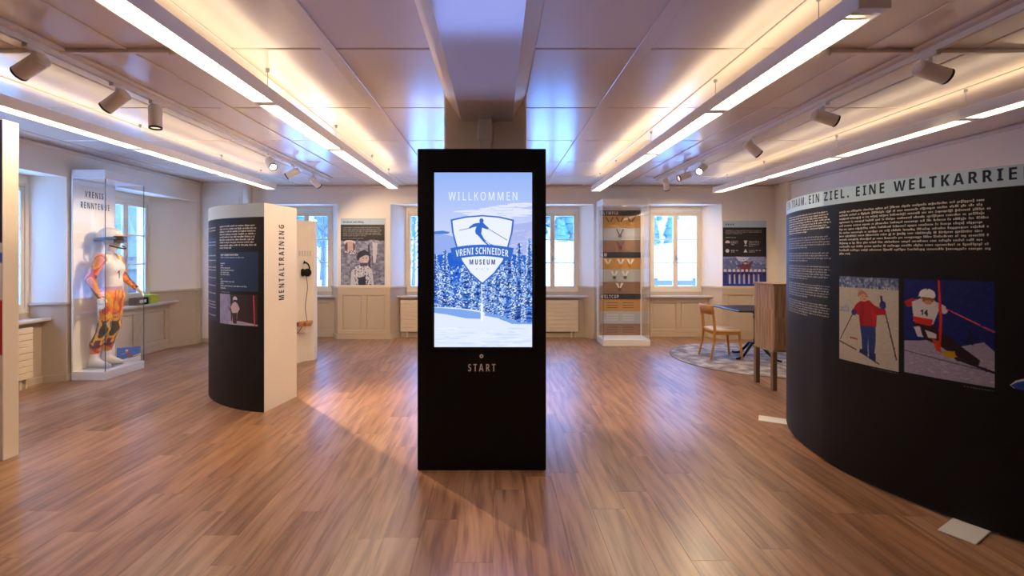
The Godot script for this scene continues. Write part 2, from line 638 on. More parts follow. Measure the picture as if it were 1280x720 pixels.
func build_window_wall(side: int, node: Node3D, lo: float, hi: float, niches: Array, first: int) -> void:
	# piers between the niches
	var edges: Array = []
	var a := lo
	var ab := lo
	for n in niches:
		edges.append([a, n[0], ab, n[2]])
		a = n[1]
		ab = n[3]
	edges.append([a, hi, ab, hi])
	for k in edges.size():
		var e: Array = edges[k]
		var r := 0.022
		var plain: bool = side == 0 and k == 0
		var f := 0.0
		wprism(side, "pier", node, [[e[0], f], [e[1], f], [e[3], 0.36], [e[3], 0.56], [e[2], 0.56], [e[2], 0.36]], 0.0 if plain else 0.93, CEIL, M.wall)
		if plain:
			continue
		wprism(side, "pier_base", node, [[e[0], f], [e[1], f], [e[3], 0.36], [e[3], 0.56], [e[2], 0.56], [e[2], 0.36]], 0.0, 0.93, M.wainscot)
		wprism(side, "dado_rail", node, [[e[0] - r, f - r], [e[1] + r, f - r], [e[3] + r, 0.34], [e[2] - r, 0.34]], 0.928, 0.956, M.dado)
		wprism(side, "baseboard", node, [[e[0] - r * 0.7, f - r * 0.7], [e[1] + r * 0.7, f - r * 0.7], [e[3] + r, 0.34], [e[2] - r, 0.34]], 0.0, 0.085, M.wainscot)
		# framed panels on the pier face
		var w: float = e[1] - e[0]
		if w > 0.5:
			var cnt := 2
			wbox(side, "rail", node, e[0], e[1], 0.80, 0.93, -0.019, 0.01, M.wainscot, 0.006)
			wbox(side, "rail", node, e[0], e[1], 0.085, 0.17, -0.019, 0.01, M.wainscot, 0.006)
			for i in cnt + 1:
				var c: float = e[0] + 0.05 + (w - 0.1) * i / cnt
				wbox(side, "stile", node, c - 0.05, c + 0.05, 0.17, 0.80, -0.019, 0.01, M.wainscot, 0.006)
			for i in cnt:
				var c0: float = e[0] + 0.05 + (w - 0.1) * i / cnt + 0.065
				var c1: float = e[0] + 0.05 + (w - 0.1) * (i + 1) / cnt - 0.065
				wbox(side, "panel", node, c0, c1, 0.185, 0.785, -0.004, 0.01, M.wainscot, 0.004)
	# lintel over all niches and outer skin
	for n in niches:
		var li := new_st()
		var plan := [[n[0], 0.0], [n[1], 0.0], [n[3], 0.36], [n[3], 0.56], [n[2], 0.56], [n[2], 0.36]]
		wprism(side, "lintel", node, plan, 2.46, CEIL, M.wall)
		wbox(side, "head", node, n[2], n[3], 2.36, 2.47, 0.36, 0.56, M.wall)
		# spandrel with two framed panels
		wbox(side, "spandrel", node, n[2] - 0.2, n[3] + 0.2, 0.0, 0.74, 0.235, 0.56, M.wainscot)
		wbox(side, "spandrel", node, n[2], n[3], 0.74, 0.84, 0.34, 0.56, M.wainscot)
		var s0: float = lerpf(n[0], n[2], 0.6)
		var s1: float = lerpf(n[1], n[3], 0.6)
		wbox(side, "baseboard", node, s0, s1, 0.0, 0.085, 0.205, 0.24, M.wainscot)
		if n[4] == 0:
			wbox(side, "rail", node, s0, s1, 0.64, 0.73, 0.213, 0.24, M.wainscot, 0.006)
			wbox(side, "rail", node, s0, s1, 0.085, 0.15, 0.213, 0.24, M.wainscot, 0.006)
			for i in 3:
				var c: float = lerpf(s0 + 0.045, s1 - 0.045, i / 2.0)
				wbox(side, "stile", node, c - 0.045, c + 0.045, 0.15, 0.64, 0.213, 0.24, M.wainscot, 0.006)
			for i in 2:
				var c0: float = lerpf(s0 + 0.045, s1 - 0.045, i / 2.0) + 0.06
				var c1: float = lerpf(s0 + 0.045, s1 - 0.045, (i + 1) / 2.0) - 0.06
				wbox(side, "panel", node, c0, c1, 0.165, 0.625, 0.229, 0.24, M.wainscot, 0.004)
	for i in niches.size():
		build_window(side, first + i, niches[i])

func build_window(side: int, number: int, n: Array) -> void:
	var w := struct("window_%d" % number)
	var a0: float = n[2]
	var a1: float = n[3]
	var y0 := 0.84
	var y1 := 2.37
	var d := 0.36
	wbox(side, "sill", w, lerpf(n[0], n[2], 0.35), lerpf(n[1], n[3], 0.35), 0.735, 0.772, 0.14, 0.36, M.sill, 0.008)
	var st := new_st()
	for q in [[a0, a0 + 0.045, y0, y1], [a1 - 0.045, a1, y0, y1], [a0 + 0.045, a1 - 0.045, y0, y0 + 0.05], [a0 + 0.045, a1 - 0.045, y1 - 0.05, y1]]:
		var c := wp(side, (q[0] + q[1]) / 2, (q[2] + q[3]) / 2, d + 0.03)
		var s := Vector3(q[1] - q[0], q[3] - q[2], 0.09)
		add_bevel(st, c, s if side == 0 else Vector3(s.z, s.y, s.x), 0.004)
	put("frame", done(st), M.cream, w)
	var mid := (a0 + a1) / 2
	for k in 2:
		var s0 := a0 + 0.045 if k == 0 else mid
		var s1 := mid if k == 0 else a1 - 0.045
		var b0 := y0 + 0.05
		var b1 := y1 - 0.05
		st = new_st()
		for q in [[s0, s0 + 0.045, b0, b1], [s1 - 0.045, s1, b0, b1], [s0 + 0.045, s1 - 0.045, b0, b0 + 0.055], [s0 + 0.045, s1 - 0.045, b1 - 0.05, b1]]:
			var c := wp(side, (q[0] + q[1]) / 2, (q[2] + q[3]) / 2, d + 0.02)
			var s := Vector3(q[1] - q[0], q[3] - q[2], 0.05)
			add_bevel(st, c, s if side == 0 else Vector3(s.z, s.y, s.x), 0.005)
		var sash := put("sash", done(st), M.cream, w)
		var g0 := b0 + 0.055
		var g1 := b1 - 0.05
		for j in 3:
			var p0 := lerpf(g0, g1, j / 3.0)
			var p1 := lerpf(g0, g1, (j + 1) / 3.0)
			wbox(side, "pane", sash, s0 + 0.045, s1 - 0.045, p0, p1, d + 0.026, d + 0.030, M.pane, 0.0)
			if j > 0:
				wbox(side, "glazing_bar", sash, s0 + 0.044, s1 - 0.044, p0 - 0.011, p0 + 0.011, d + 0.006, d + 0.035, M.cream, 0.004)
	wbox(side, "handle", w, mid - 0.012, mid + 0.012, 1.42, 1.52, d - 0.03, d + 0.0, M.steel, 0.004)
	wbox(side, "handle_lever", w, mid - 0.008, mid + 0.09, 1.46, 1.477, d - 0.045, d - 0.03, M.steel, 0.004)

func build_walls() -> void:
	var c4 := [-3.6, -1.215, 1.075, 3.41]
	var back := struct("wall_back")
	var nb: Array = []
	for i in 4:
		nb.append([c4[i] - 0.71, c4[i] + 0.71, c4[i] - 0.49, c4[i] + 0.49, 0 if (i == 0 or i == 3) else 1])
	build_window_wall(0, back, -5.9, RIGHT + 0.2, nb, 1)
	# the white corner piece at the left end of the window wall
	rbox("corner_casing", back, LEFT - 0.05, -4.45, 0.0, CEIL, 8.42, BACK + 0.02, M.wall, 0.004)
	rbox("casing_plinth", back, LEFT - 0.05, -4.44, 0.0, 0.07, 8.405, BACK, M.wainscot, 0.004)
	rbox("casing_board", back, LEFT + 0.03, -4.5, 0.09, 2.55, 8.405, 8.425, M.wall, 0.004)
	var left := struct("wall_left")
	build_window_wall(1, left, REAR - 0.3, 9.4, [[4.0, 5.79, 4.3, 5.68, 1], [6.1, 8.29, 6.7, 7.67, 0]], 5)
	var right := struct("wall_right")
	rbox("plaster", right, RIGHT, RIGHT + 0.3, 0.0, CEIL + 0.01, REAR - 0.3, BACK + 0.56, M.wall, 0.0)
	rbox("pilaster", right, RIGHT - 0.07, RIGHT + 0.01, 0.0, CEIL, 8.3, 8.55, M.wall, 0.01)
	rbox("dado_rail", right, RIGHT - 0.022, RIGHT + 0.01, 0.928, 0.956, REAR, BACK, M.dado)
	rbox("wainscot", right, RIGHT - 0.008, RIGHT + 0.01, 0.0, 0.93, REAR, BACK, M.wainscot)
	var front := struct("wall_front")
	rbox("plaster", front, -5.9, RIGHT + 0.3, 0.0, CEIL + 0.01, REAR - 0.3, REAR, M.wall, 0.0)
	rbox("baseboard", front, -5.2, RIGHT, 0.0, 0.085, REAR, REAR + 0.02, M.wainscot)

func build_radiators() -> void:
	var spots := [[0, -1.215, 0.56, "wide ribbed panel radiator in the window niche beside the ski portrait poster"], [0, 1.075, 0.45, "ribbed panel radiator in the window niche beside the medal showcase"], [1, 5.02, 0.5, "ribbed panel radiator in the niche of the left wall before the race suit showcase"]]
	for s in spots:
		var c: Vector3 = wp(s[0], s[1], 0.0, 0.16)
		var t := thing("radiator", s[3], "radiator", c)
		if s[0] == 1:
			t.rotation.y = PI / 2
		var w: float = s[2]
		box("core", t, Vector3(0, 0.40, -0.02), Vector3(2 * w - 0.04, 0.56, 0.05), M.radiator, 0.006)
		for i in 8:
			box("rib", t, Vector3(0, 0.145 + i * 0.0735, 0.012), Vector3(2 * w, 0.0705, 0.02), M.radiator, 0.006)
		for sx in [-1, 1]:
			box("bracket_foot", t, Vector3(sx * (w - 0.12), 0.055, -0.02), Vector3(0.03, 0.13, 0.03), M.radiator, 0.003)
		tube("pipe", t, [Vector3(w - 0.05, 0.0, -0.02), Vector3(w - 0.05, 0.13, -0.02)], 0.009, M.radiator, 8)

# ------------------------------------------------------------------ lamps
func build_luminaires() -> void:
	var warm := Color(1.0, 0.905, 0.785)
	var rows := [
		[-1.58, [1.86, 3.3, 4.72, 6.1, 7.42], true, "long suspended tube luminaire beside the beam, over the curved mental training unit"],
		[1.60, [2.03, 3.48, 4.93, 6.38, 7.72], true, "long suspended tube luminaire beside the beam, over the open floor before the medal showcase"],
		[-3.50, [1.9, 3.3, 4.7, 6.1, 7.5], false, "long suspended tube luminaire along the left wall over the race suit showcase"],
		[3.62, [2.28, 3.68, 5.08, 6.46, 7.86], false, "long suspended tube luminaire along the right wall over the curved career wall"]]
	for r in rows:
		var x: float = r[0]
		var zs: Array = r[1]
		var t := thing("pendant_luminaire", r[3], "ceiling lamp", Vector3(x, 2.55, 0), "suspended tube luminaires")
		var w := 0.14
		for i in 4:
			var z0: float = zs[i]
			var z1: float = zs[i + 1]
			var len := z1 - z0
			var zc := -(z0 + z1) / 2
			var st := new_st()
			# U-shaped housing: two cheeks, a spine and the end bridges
			for s in [-1, 1]:
				add_bevel(st, Vector3(s * (w / 2 - 0.004), 0.042, zc), Vector3(0.008, 0.084, len - 0.004), 0.003)
			add_bevel(st, Vector3(0, 0.045, zc), Vector3(w - 0.016, 0.008, len - 0.01), 0.0)
			for s in [-1, 1]:
				add_bevel(st, Vector3(0, 0.03, zc + s * (len / 2 - 0.02)), Vector3(w - 0.014, 0.058, 0.036), 0.002)
			var h := put("housing", done(st), M.lamp_white, t)
			var cut := 0.15 if (r[2] and i == 0) else 0.04
			var l0 := z0 + cut
			var l1 := z1 - 0.045
			put("diffuser", bevel_mesh(Vector3(w - 0.02, 0.006, l1 - l0), 0.0), M.tube_glow, h, Vector3(0, 0.032, -(l0 + l1) / 2))
			put("upper_diffuser", bevel_mesh(Vector3(w - 0.02, 0.006, l1 - l0), 0.0), M.tube_glow_up, h, Vector3(0, 0.056, -(l0 + l1) / 2))
			st = new_st()
			var z := z0 + 0.045
			while z < z1 - 0.04:
				add_bevel(st, Vector3(0, 0.023, -z), Vector3(w - 0.017, 0.009, 0.003), 0.0)
				z += 0.045
			var lv := put("louvre", done(st), M.louvre, h)
			lv.set_meta("kind", "stuff")
		for e in [zs[0], zs[4]]:
			box("end_cap", t, Vector3(0, 0.042, -e), Vector3(w, 0.086, 0.012), M.lamp_white, 0.003)
		for i in 5:
			var zz: float = clampf(zs[i], zs[0] + 0.35, zs[4] - 0.35)
			if i > 0 and i < 4:
				zz += 0.02
			tube("suspension_wire", t, [Vector3(0, 0.04, -zz), Vector3(0, CEIL - 2.55 - 0.012, -zz)], 0.0025, M.steel, 6)
			put("wire_cap", lathe([Vector2(0, -0.03), Vector2(0.012, -0.03), Vector2(0.014, 0.0)], 10), M.steel, t, Vector3(0, CEIL - 2.55, -zz))
		var span: float = zs[4] - zs[0] - 0.2
		var mid: float = -(zs[0] + zs[4]) / 2 - 0.05
		area_light(t, Vector3(0, 0.0275, mid), Vector2(w - 0.02, span), Vector3.DOWN, warm, LAMP_DOWN)
		area_light(t, Vector3(0, 0.086, mid), Vector2(w - 0.02, span), Vector3.UP, warm, LAMP_UP)

const LAMP_DOWN := 6.4
const LAMP_UP := 0.68

func build_tracks() -> void:
	for s in [[-2.74, 1.2, 7.9, "left"], [2.66, 1.2, 7.9, "right"]]:
		var t := thing("lighting_track", "white ceiling track with a dark slot above the %s row of spotlights" % s[3], "light track", Vector3(s[0], CEIL, 0))
		var zc: float = -(s[1] + s[2]) / 2
		var len: float = s[2] - s[1]
		box("mounting_board", t, Vector3(0, -0.012, zc), Vector3(0.13, 0.022, len), M.ceiling, 0.004)
		for k in [-1, 1]:
			box("track_rail", t, Vector3(k * 0.014, -0.04, zc), Vector3(0.009, 0.034, len), M.lamp_white, 0.002)
		box("slot", t, Vector3(0, -0.034, zc), Vector3(0.019, 0.020, len - 0.01), M.track_slot, 0.0)
		box("end_cap", t, Vector3(0, -0.04, zc - len / 2), Vector3(0.038, 0.036, 0.02), M.lamp_white, 0.003)
	# side, depth, aim, light energy, lens kind, spot angle, label
	var spots := [
		[-1, 2.84, Vector3(-0.85, -0.42, -0.12), 0.0, 0, 20, "white track spotlight turned towards the left wall, over the edge of the printed partition"],
		[-1, 3.47, Vector3(-0.80, -0.52, -0.06), 1.5, 0, 22, "white track spotlight tilted down to the left wall beside the straight hanging one"],
		[-1, 3.86, Vector3(0.06, -1.0, 0.05), 1.5, 0, 24, "white track spotlight with a dark collar hanging straight down"],
		[-1, 5.84, Vector3(0.56, -0.56, 0.62), 34.0, 1, 46, "white track spotlight whose lamp glares towards the kiosk, over the mental training unit"],
		[-1, 6.5, Vector3(-0.80, -0.46, 0.16), 13.0, 0, 24, "white track spotlight tilted down at the race suit mannequin, next to the glaring one"],
		[-1, 7.25, Vector3(0.35, -0.52, -0.70), 4.0, 0, 42, "white track spotlight at the window end turned to the ski portrait poster"],
		[1, 2.94, Vector3(0.88, -0.30, 0.05), 0.5, 0, 24, "large white track spotlight tilted slightly down at the curved career wall"],
		[1, 3.9, Vector3(0.85, -0.32, 0.1), 0.6, 0, 24, "white track spotlight tilted slightly down over the start of the curved wall"],
		[1, 5.0, Vector3(0.7, -0.55, -0.05), 3.0, 0, 26, "white track spotlight turned right above the wooden cabinet"],
		[1, 6.2, Vector3(-0.62, -0.45, 0.62), 4.0, 1, 34, "white track spotlight with a glaring lens over the chair side of the room"],
		[1, 6.75, Vector3(-0.82, -0.30, 0.1), 2.5, 0, 28, "white track spotlight turned left towards the kiosk column, next to the glaring lens"],
		[1, 7.5, Vector3(0.30, -0.62, -0.62), 4.5, 0, 44, "white track spotlight at the window end aimed at the wall over the medal showcase"]]
	for s in spots:
		var x: float = -2.74 if s[0] < 0 else 2.66
		var t := thing("track_spotlight", s[6], "spotlight", Vector3(x, CEIL - 0.057, -s[1]), "track spotlights")
		box("adapter", t, Vector3(0, -0.012, 0), Vector3(0.034, 0.026, 0.11), M.lamp_white, 0.004)
		tube("stem", t, [Vector3(0, -0.02, 0), Vector3(0, -0.075, 0)], 0.011, M.lamp_white, 10)
		var aim: Vector3 = s[2].normalized()
		# head axis along local +y, lens end first
		var up := aim
		var side := up.cross(Vector3(0.13, 0.2, 0.97)).normalized()
		var bas := Basis(side, up, side.cross(up))
		var o := Vector3(0, -0.108, 0)
		var hl := 0.185
		var rr := 0.047
		var xf := Transform3D(bas, o - aim * hl * 0.42)
		var head := put("lamp_head", lathe([Vector2(0, 0), Vector2(rr - 0.006, 0), Vector2(rr, 0.006), Vector2(rr, hl - 0.012)], 28, xf), M.lamp_white, t)
		put("lens_ring", lathe([Vector2(rr + 0.0008, hl - 0.014), Vector2(rr + 0.0008, hl), Vector2(rr - 0.007, hl), Vector2(rr - 0.009, hl - 0.016)], 28, xf), M.track_slot, head)
		put("lens", lathe([Vector2(rr - 0.008, hl - 0.012), Vector2(rr - 0.02, hl - 0.009), Vector2(0, hl - 0.008)], 24, xf), M.lens_glow if s[4] == 1 else M.lens_dim, head)
		put("back_cap", lathe([Vector2(0, -0.004), Vector2(rr - 0.012, -0.004), Vector2(rr - 0.010, 0.001)], 24, xf), M.track_slot if s[1] == 3.86 else M.lamp_white, head)
		if s[3] > 0.0:
			var l := SpotLight3D.new()
			l.name = "light"
			l.light_color = Color(1.0, 0.88, 0.72)
			l.light_energy = s[3] * SPOT
			l.light_size = 0.014
			l.spot_angle = s[5]
			l.spot_angle_attenuation = 0.6
			l.spot_range = 20.0
			l.spot_attenuation = 2.0
			l.shadow_enabled = true
			t.add_child(l, true)
			l.position = xf * Vector3(0, hl + 0.004, 0)
			l.basis = Basis.looking_at(aim, Vector3.UP if absf(aim.y) < 0.95 else Vector3.RIGHT)

const SPOT := 0.5

# ------------------------------------------------------------------ prints
func snow_tree(img: Image, cx: float, top: float, base: float, half: float) -> void:
	var cols := [srgb(14, 38, 104), srgb(30, 74, 172), srgb(84, 142, 234), srgb(176, 212, 255), srgb(240, 247, 255)]
	var n := int((base - top) / 5.0)
	for i in n:
		var t := float(i) / n
		var y := top + (base - top) * t
		var w := half * (0.12 + 0.88 * t) * rng.randf_range(0.8, 1.1)
		poly(img, PackedVector2Array([Vector2(cx - w, y + 8), Vector2(cx, y - 6), Vector2(cx + w, y + 8)]), cols[rng.randi() % 3])
		for k in int(w / 2.6) + 2:
			var x := cx + rng.randf_range(-w, w)
			var s := signf(x - cx)
			var c: Color = cols[[0, 1, 2, 3, 3, 4, 4][rng.randi() % 7]]
			poly(img, PackedVector2Array([Vector2(x, y), Vector2(x + 9 * s, y + 7), Vector2(x + 4 * s, y + 9), Vector2(x - 3 * s, y + 4)]), c)

func screen_image() -> Image:
	var W := 704
	var H := 1256
	var img := canvas(W, H, srgb(170, 195, 252))
	for y in 460:
		var t := y / 460.0
		img.fill_rect(Rect2i(0, y, W, 1), srgb(150, 182, 250).lerp(srgb(206, 216, 250), t))
	for k in 70:     # thin drifting cloud
		var x := rng.randf_range(220, 704)
		var y := 330 - (x - 220) * 0.16 + rng.randf_range(-46, 46)
		disc(img, Rect2(0, 0, 1, 1), x, y, rng.randf_range(40, 110), rng.randf_range(3, 9), srgb(226, 232, 253))
	poly(img, PackedVector2Array([Vector2(0, 430), Vector2(120, 455), Vector2(260, 520), Vector2(700, 640), Vector2(704, 760), Vector2(0, 760)]), srgb(150, 176, 240))
	poly(img, PackedVector2Array([Vector2(0, 424), Vector2(60, 418), Vector2(112, 428), Vector2(100, 440), Vector2(0, 444)]), srgb(74, 128, 214))
	poly(img, PackedVector2Array([Vector2(420, 430), Vector2(560, 372), Vector2(640, 366), Vector2(704, 352), Vector2(704, 720), Vector2(420, 720)]), srgb(172, 184, 238))
	for k in 60:
		disc(img, Rect2(0, 0, 1, 1), rng.randf_range(470, 700), rng.randf_range(400, 600), rng.randf_range(8, 30), rng.randf_range(2, 6), srgb(190, 198, 244))
	poly(img, PackedVector2Array([Vector2(0, 600), Vector2(200, 560), Vector2(704, 600), Vector2(704, 1000), Vector2(0, 1000)]), srgb(36, 98, 214))
	for t in [[8, 590, 975, 84], [78, 560, 980, 66], [230, 600, 995, 92], [316, 640, 1010, 78], [398, 600, 1040, 96], [464, 540, 1060, 92], [540, 560, 1080, 104], [612, 512, 1095, 84], [684, 478, 1100, 70]]:
		snow_tree(img, t[0], t[1], t[2], t[3])
	speckle(img, Rect2(0, 670, 704, 300), 1500, 9, [srgb(16, 44, 116), srgb(60, 116, 220), srgb(176, 212, 255), srgb(236, 245, 255), srgb(110, 164, 240)], 0.9)
	var snowp := PackedVector2Array([Vector2(0, 968), Vector2(140, 972), Vector2(300, 988), Vector2(420, 1030), Vector2(500, 1066), Vector2(590, 1088), Vector2(704, 1080), Vector2(704, H), Vector2(0, H)])
	poly(img, snowp, srgb(226, 236, 254))
	poly(img, PackedVector2Array([Vector2(0, 972), Vector2(190, 984), Vector2(330, 1006), Vector2(350, 1054), Vector2(230, 1050), Vector2(80, 1020), Vector2(0, 1010)]), srgb(128, 168, 236))
	poly(img, PackedVector2Array([Vector2(360, 1030), Vector2(470, 1050), Vector2(560, 1090), Vector2(704, 1092), Vector2(704, 1082), Vector2(600, 1076), Vector2(480, 1030), Vector2(370, 1010)]), srgb(120, 162, 234))
	for k in 90:
		disc(img, Rect2(0, 0, 1, 1), rng.randf_range(0, 704), rng.randf_range(1110, H - 4), rng.randf_range(16, 90), rng.randf_range(2, 6), [srgb(236, 244, 255), srgb(206, 224, 252), srgb(216, 230, 253)][k % 3])
	# signpost
	img.fill_rect(Rect2i(337, 800, 7, 160), srgb(206, 224, 252))
	img.fill_rect(Rect2i(334, 944, 17, 128), srgb(244, 249, 255))
	# shield
	var blue := srgb(52, 106, 204)
	var edge := PackedVector2Array([Vector2(118, 338), Vector2(220, 316), Vector2(345, 306), Vector2(470, 316), Vector2(574, 340), Vector2(564, 430), Vector2(536, 532), Vector2(500, 640), Vector2(434, 730), Vector2(346, 806), Vector2(258, 730), Vector2(194, 640), Vector2(156, 532), Vector2(128, 430)])
	poly(img, edge, blue)
	var inner := PackedVector2Array()
	for p in edge:
		inner.append(Vector2(346, 520) + (p - Vector2(346, 520)) * Vector2(0.945, 0.955))
	poly(img, inner, srgb(236, 243, 255))
	# skier figure
	disc(img, Rect2(0, 0, 1, 1), 340, 347, 15, 18, blue)
	poly(img, PackedVector2Array([Vector2(316, 362), Vector2(352, 360), Vector2(366, 376), Vector2(392, 398), Vector2(384, 410), Vector2(366, 404), Vector2(344, 396), Vector2(338, 440), Vector2(360, 480), Vector2(400, 512), Vector2(446, 530), Vector2(392, 530), Vector2(352, 496), Vector2(318, 456), Vector2(298, 440), Vector2(294, 418), Vector2(304, 388), Vector2(272, 396), Vector2(252, 404), Vector2(250, 394), Vector2(284, 368)]), blue)
	poly(img, PackedVector2Array([Vector2(366, 496), Vector2(372, 492), Vector2(412, 526), Vector2(404, 528)]), srgb(236, 243, 255))
	stroke(img, Rect2(0, 0, 1, 1), 180, 416, 256, 400, 3.5, srgb(80, 90, 120))
	stroke(img, Rect2(0, 0, 1, 1), 384, 402, 524, 486, 4.0, srgb(80, 96, 140))
	# ribbon with the name
	var rib := PackedVector2Array()
	for i in 13:
		var t := i / 12.0
		rib.append(Vector2(lerpf(116, 572, t), 519 + 26 * pow(2 * t - 1, 2)))
	for i in 13:
		var t := 1.0 - i / 12.0
		rib.append(Vector2(lerpf(134, 554, t), 602 + 26 * pow(2 * t - 1, 2)))
	poly(img, rib, blue)
	poly(img, PackedVector2Array([Vector2(116, 545), Vector2(134, 628), Vector2(196, 640), Vector2(190, 608)]), blue)
	poly(img, PackedVector2Array([Vector2(572, 545), Vector2(554, 628), Vector2(496, 640), Vector2(502, 608)]), blue)
	var ps := letters("VRENI SCHNEIDER", 1, true)
	for i in range(0, ps.size(), 3):
		var q := PackedVector2Array()
		for k in 3:
			var x: float = ps[i + k].x
			q.append(Vector2(154 + x * 380, 588 - ps[i + k].y * 50 + 20 * pow(2 * x - 1, 2)))
		poly(img, q, srgb(240, 246, 255))
	print_text(img, "MUSEUM", Rect2(254, 626, 184, 36), srgb(34, 52, 100), 10)
	for k in 3:
		disc(img, Rect2(0, 0, 1, 1), 304 + k * 40, 695, 7, 7, srgb(206, 218, 240))
	print_text(img, "WILLKOMMEN", Rect2(102, 140, 496, 60), srgb(244, 249, 255), 9, false)
	return shrink(img)

func photo_child(img: Image, r: Rect2) -> void:
	img.fill_rect(Rect2i(r), srgb(196, 188, 176))
	img.fill_rect(Rect2i(int(r.position.x), int(r.position.y), int(r.size.x), int(r.size.y * 0.10)), srgb(88, 104, 140))
	speckle(img, Rect2(r.position, r.size * Vector2(1, 0.13)), 260, 9, [srgb(70, 86, 128), srgb(120, 134, 166), srgb(160, 166, 184)], 1.6)
	speckle(img, Rect2(r.position + r.size * Vector2(0, 0.32), r.size * Vector2(0.2, 0.1)), 60, 9, [srgb(150, 158, 178), srgb(180, 182, 188)], 1.0)
	speckle(img, Rect2(r.position + r.size * Vector2(0, 0.14), r.size * Vector2(1, 0.85)), 200, 10, [srgb(204, 196, 184), srgb(188, 180, 168), srgb(210, 204, 194)], 0.4)
	# skis, poles
	stroke(img, r, 0.0, 0.78, 0.34, 0.85, 0.02, srgb(86, 66, 60))
	stroke(img, r, 0.02, 0.76, 0.28, 0.42, 0.014, srgb(70, 60, 60))
	stroke(img, r, 0.80, 0.35, 0.97, 0.88, 0.016, srgb(60, 54, 60))
	stroke(img, r, 0.22, 0.715, 0.36, 0.725, 0.02, srgb(150, 50, 40))
	stroke(img, r, 0.40, 0.86, 0.72, 0.96, 0.025, srgb(92, 92, 120))
	# trousers, boots
	rpoly(img, r, [0.40, 0.54, 0.66, 0.54, 0.66, 0.72, 0.64, 0.86, 0.55, 0.86, 0.54, 0.66, 0.53, 0.84, 0.44, 0.84, 0.43, 0.70], srgb(34, 58, 122))
	rpoly(img, r, [0.40, 0.83, 0.53, 0.82, 0.53, 0.90, 0.39, 0.87], srgb(30, 42, 96))
	rpoly(img, r, [0.55, 0.86, 0.66, 0.85, 0.66, 0.94, 0.56, 0.92], srgb(30, 42, 96))
	# jacket with sleeves
	rpoly(img, r, [0.33, 0.32, 0.40, 0.28, 0.56, 0.26, 0.64, 0.31, 0.74, 0.34, 0.80, 0.33, 0.82, 0.40, 0.68, 0.42, 0.67, 0.55, 0.40, 0.56, 0.38, 0.44, 0.31, 0.43, 0.28, 0.38], srgb(168, 22, 34))
	rpoly(img, r, [0.40, 0.30, 0.48, 0.29, 0.46, 0.54, 0.41, 0.55], srgb(146, 16, 30))
	rpoly(img, r, [0.60, 0.33, 0.67, 0.42, 0.66, 0.54, 0.62, 0.54], srgb(184, 34, 42))
	# mittens
	disc(img, r, 0.29, 0.415, 0.045, 0.035, srgb(58, 48, 110))
	disc(img, r, 0.77, 0.30, 0.05, 0.045, srgb(48, 52, 128))
	stroke(img, r, 0.745, 0.20, 0.76, 0.28, 0.03, srgb(40, 40, 84))
	# head and hat
	disc(img, r, 0.47, 0.225, 0.075, 0.055, srgb(214, 168, 142))
	rpoly(img, r, [0.36, 0.23, 0.37, 0.17, 0.42, 0.145, 0.50, 0.17, 0.54, 0.22, 0.46, 0.19], srgb(176, 120, 110))
	disc(img, r, 0.39, 0.15, 0.03, 0.02, srgb(196, 160, 150))
	disc(img, r, 0.45, 0.222, 0.008, 0.006, srgb(60, 40, 40))
	disc(img, r, 0.50, 0.222, 0.008, 0.006, srgb(60, 40, 40))
	stroke(img, r, 0.455, 0.252, 0.50, 0.25, 0.01, srgb(150, 70, 70))

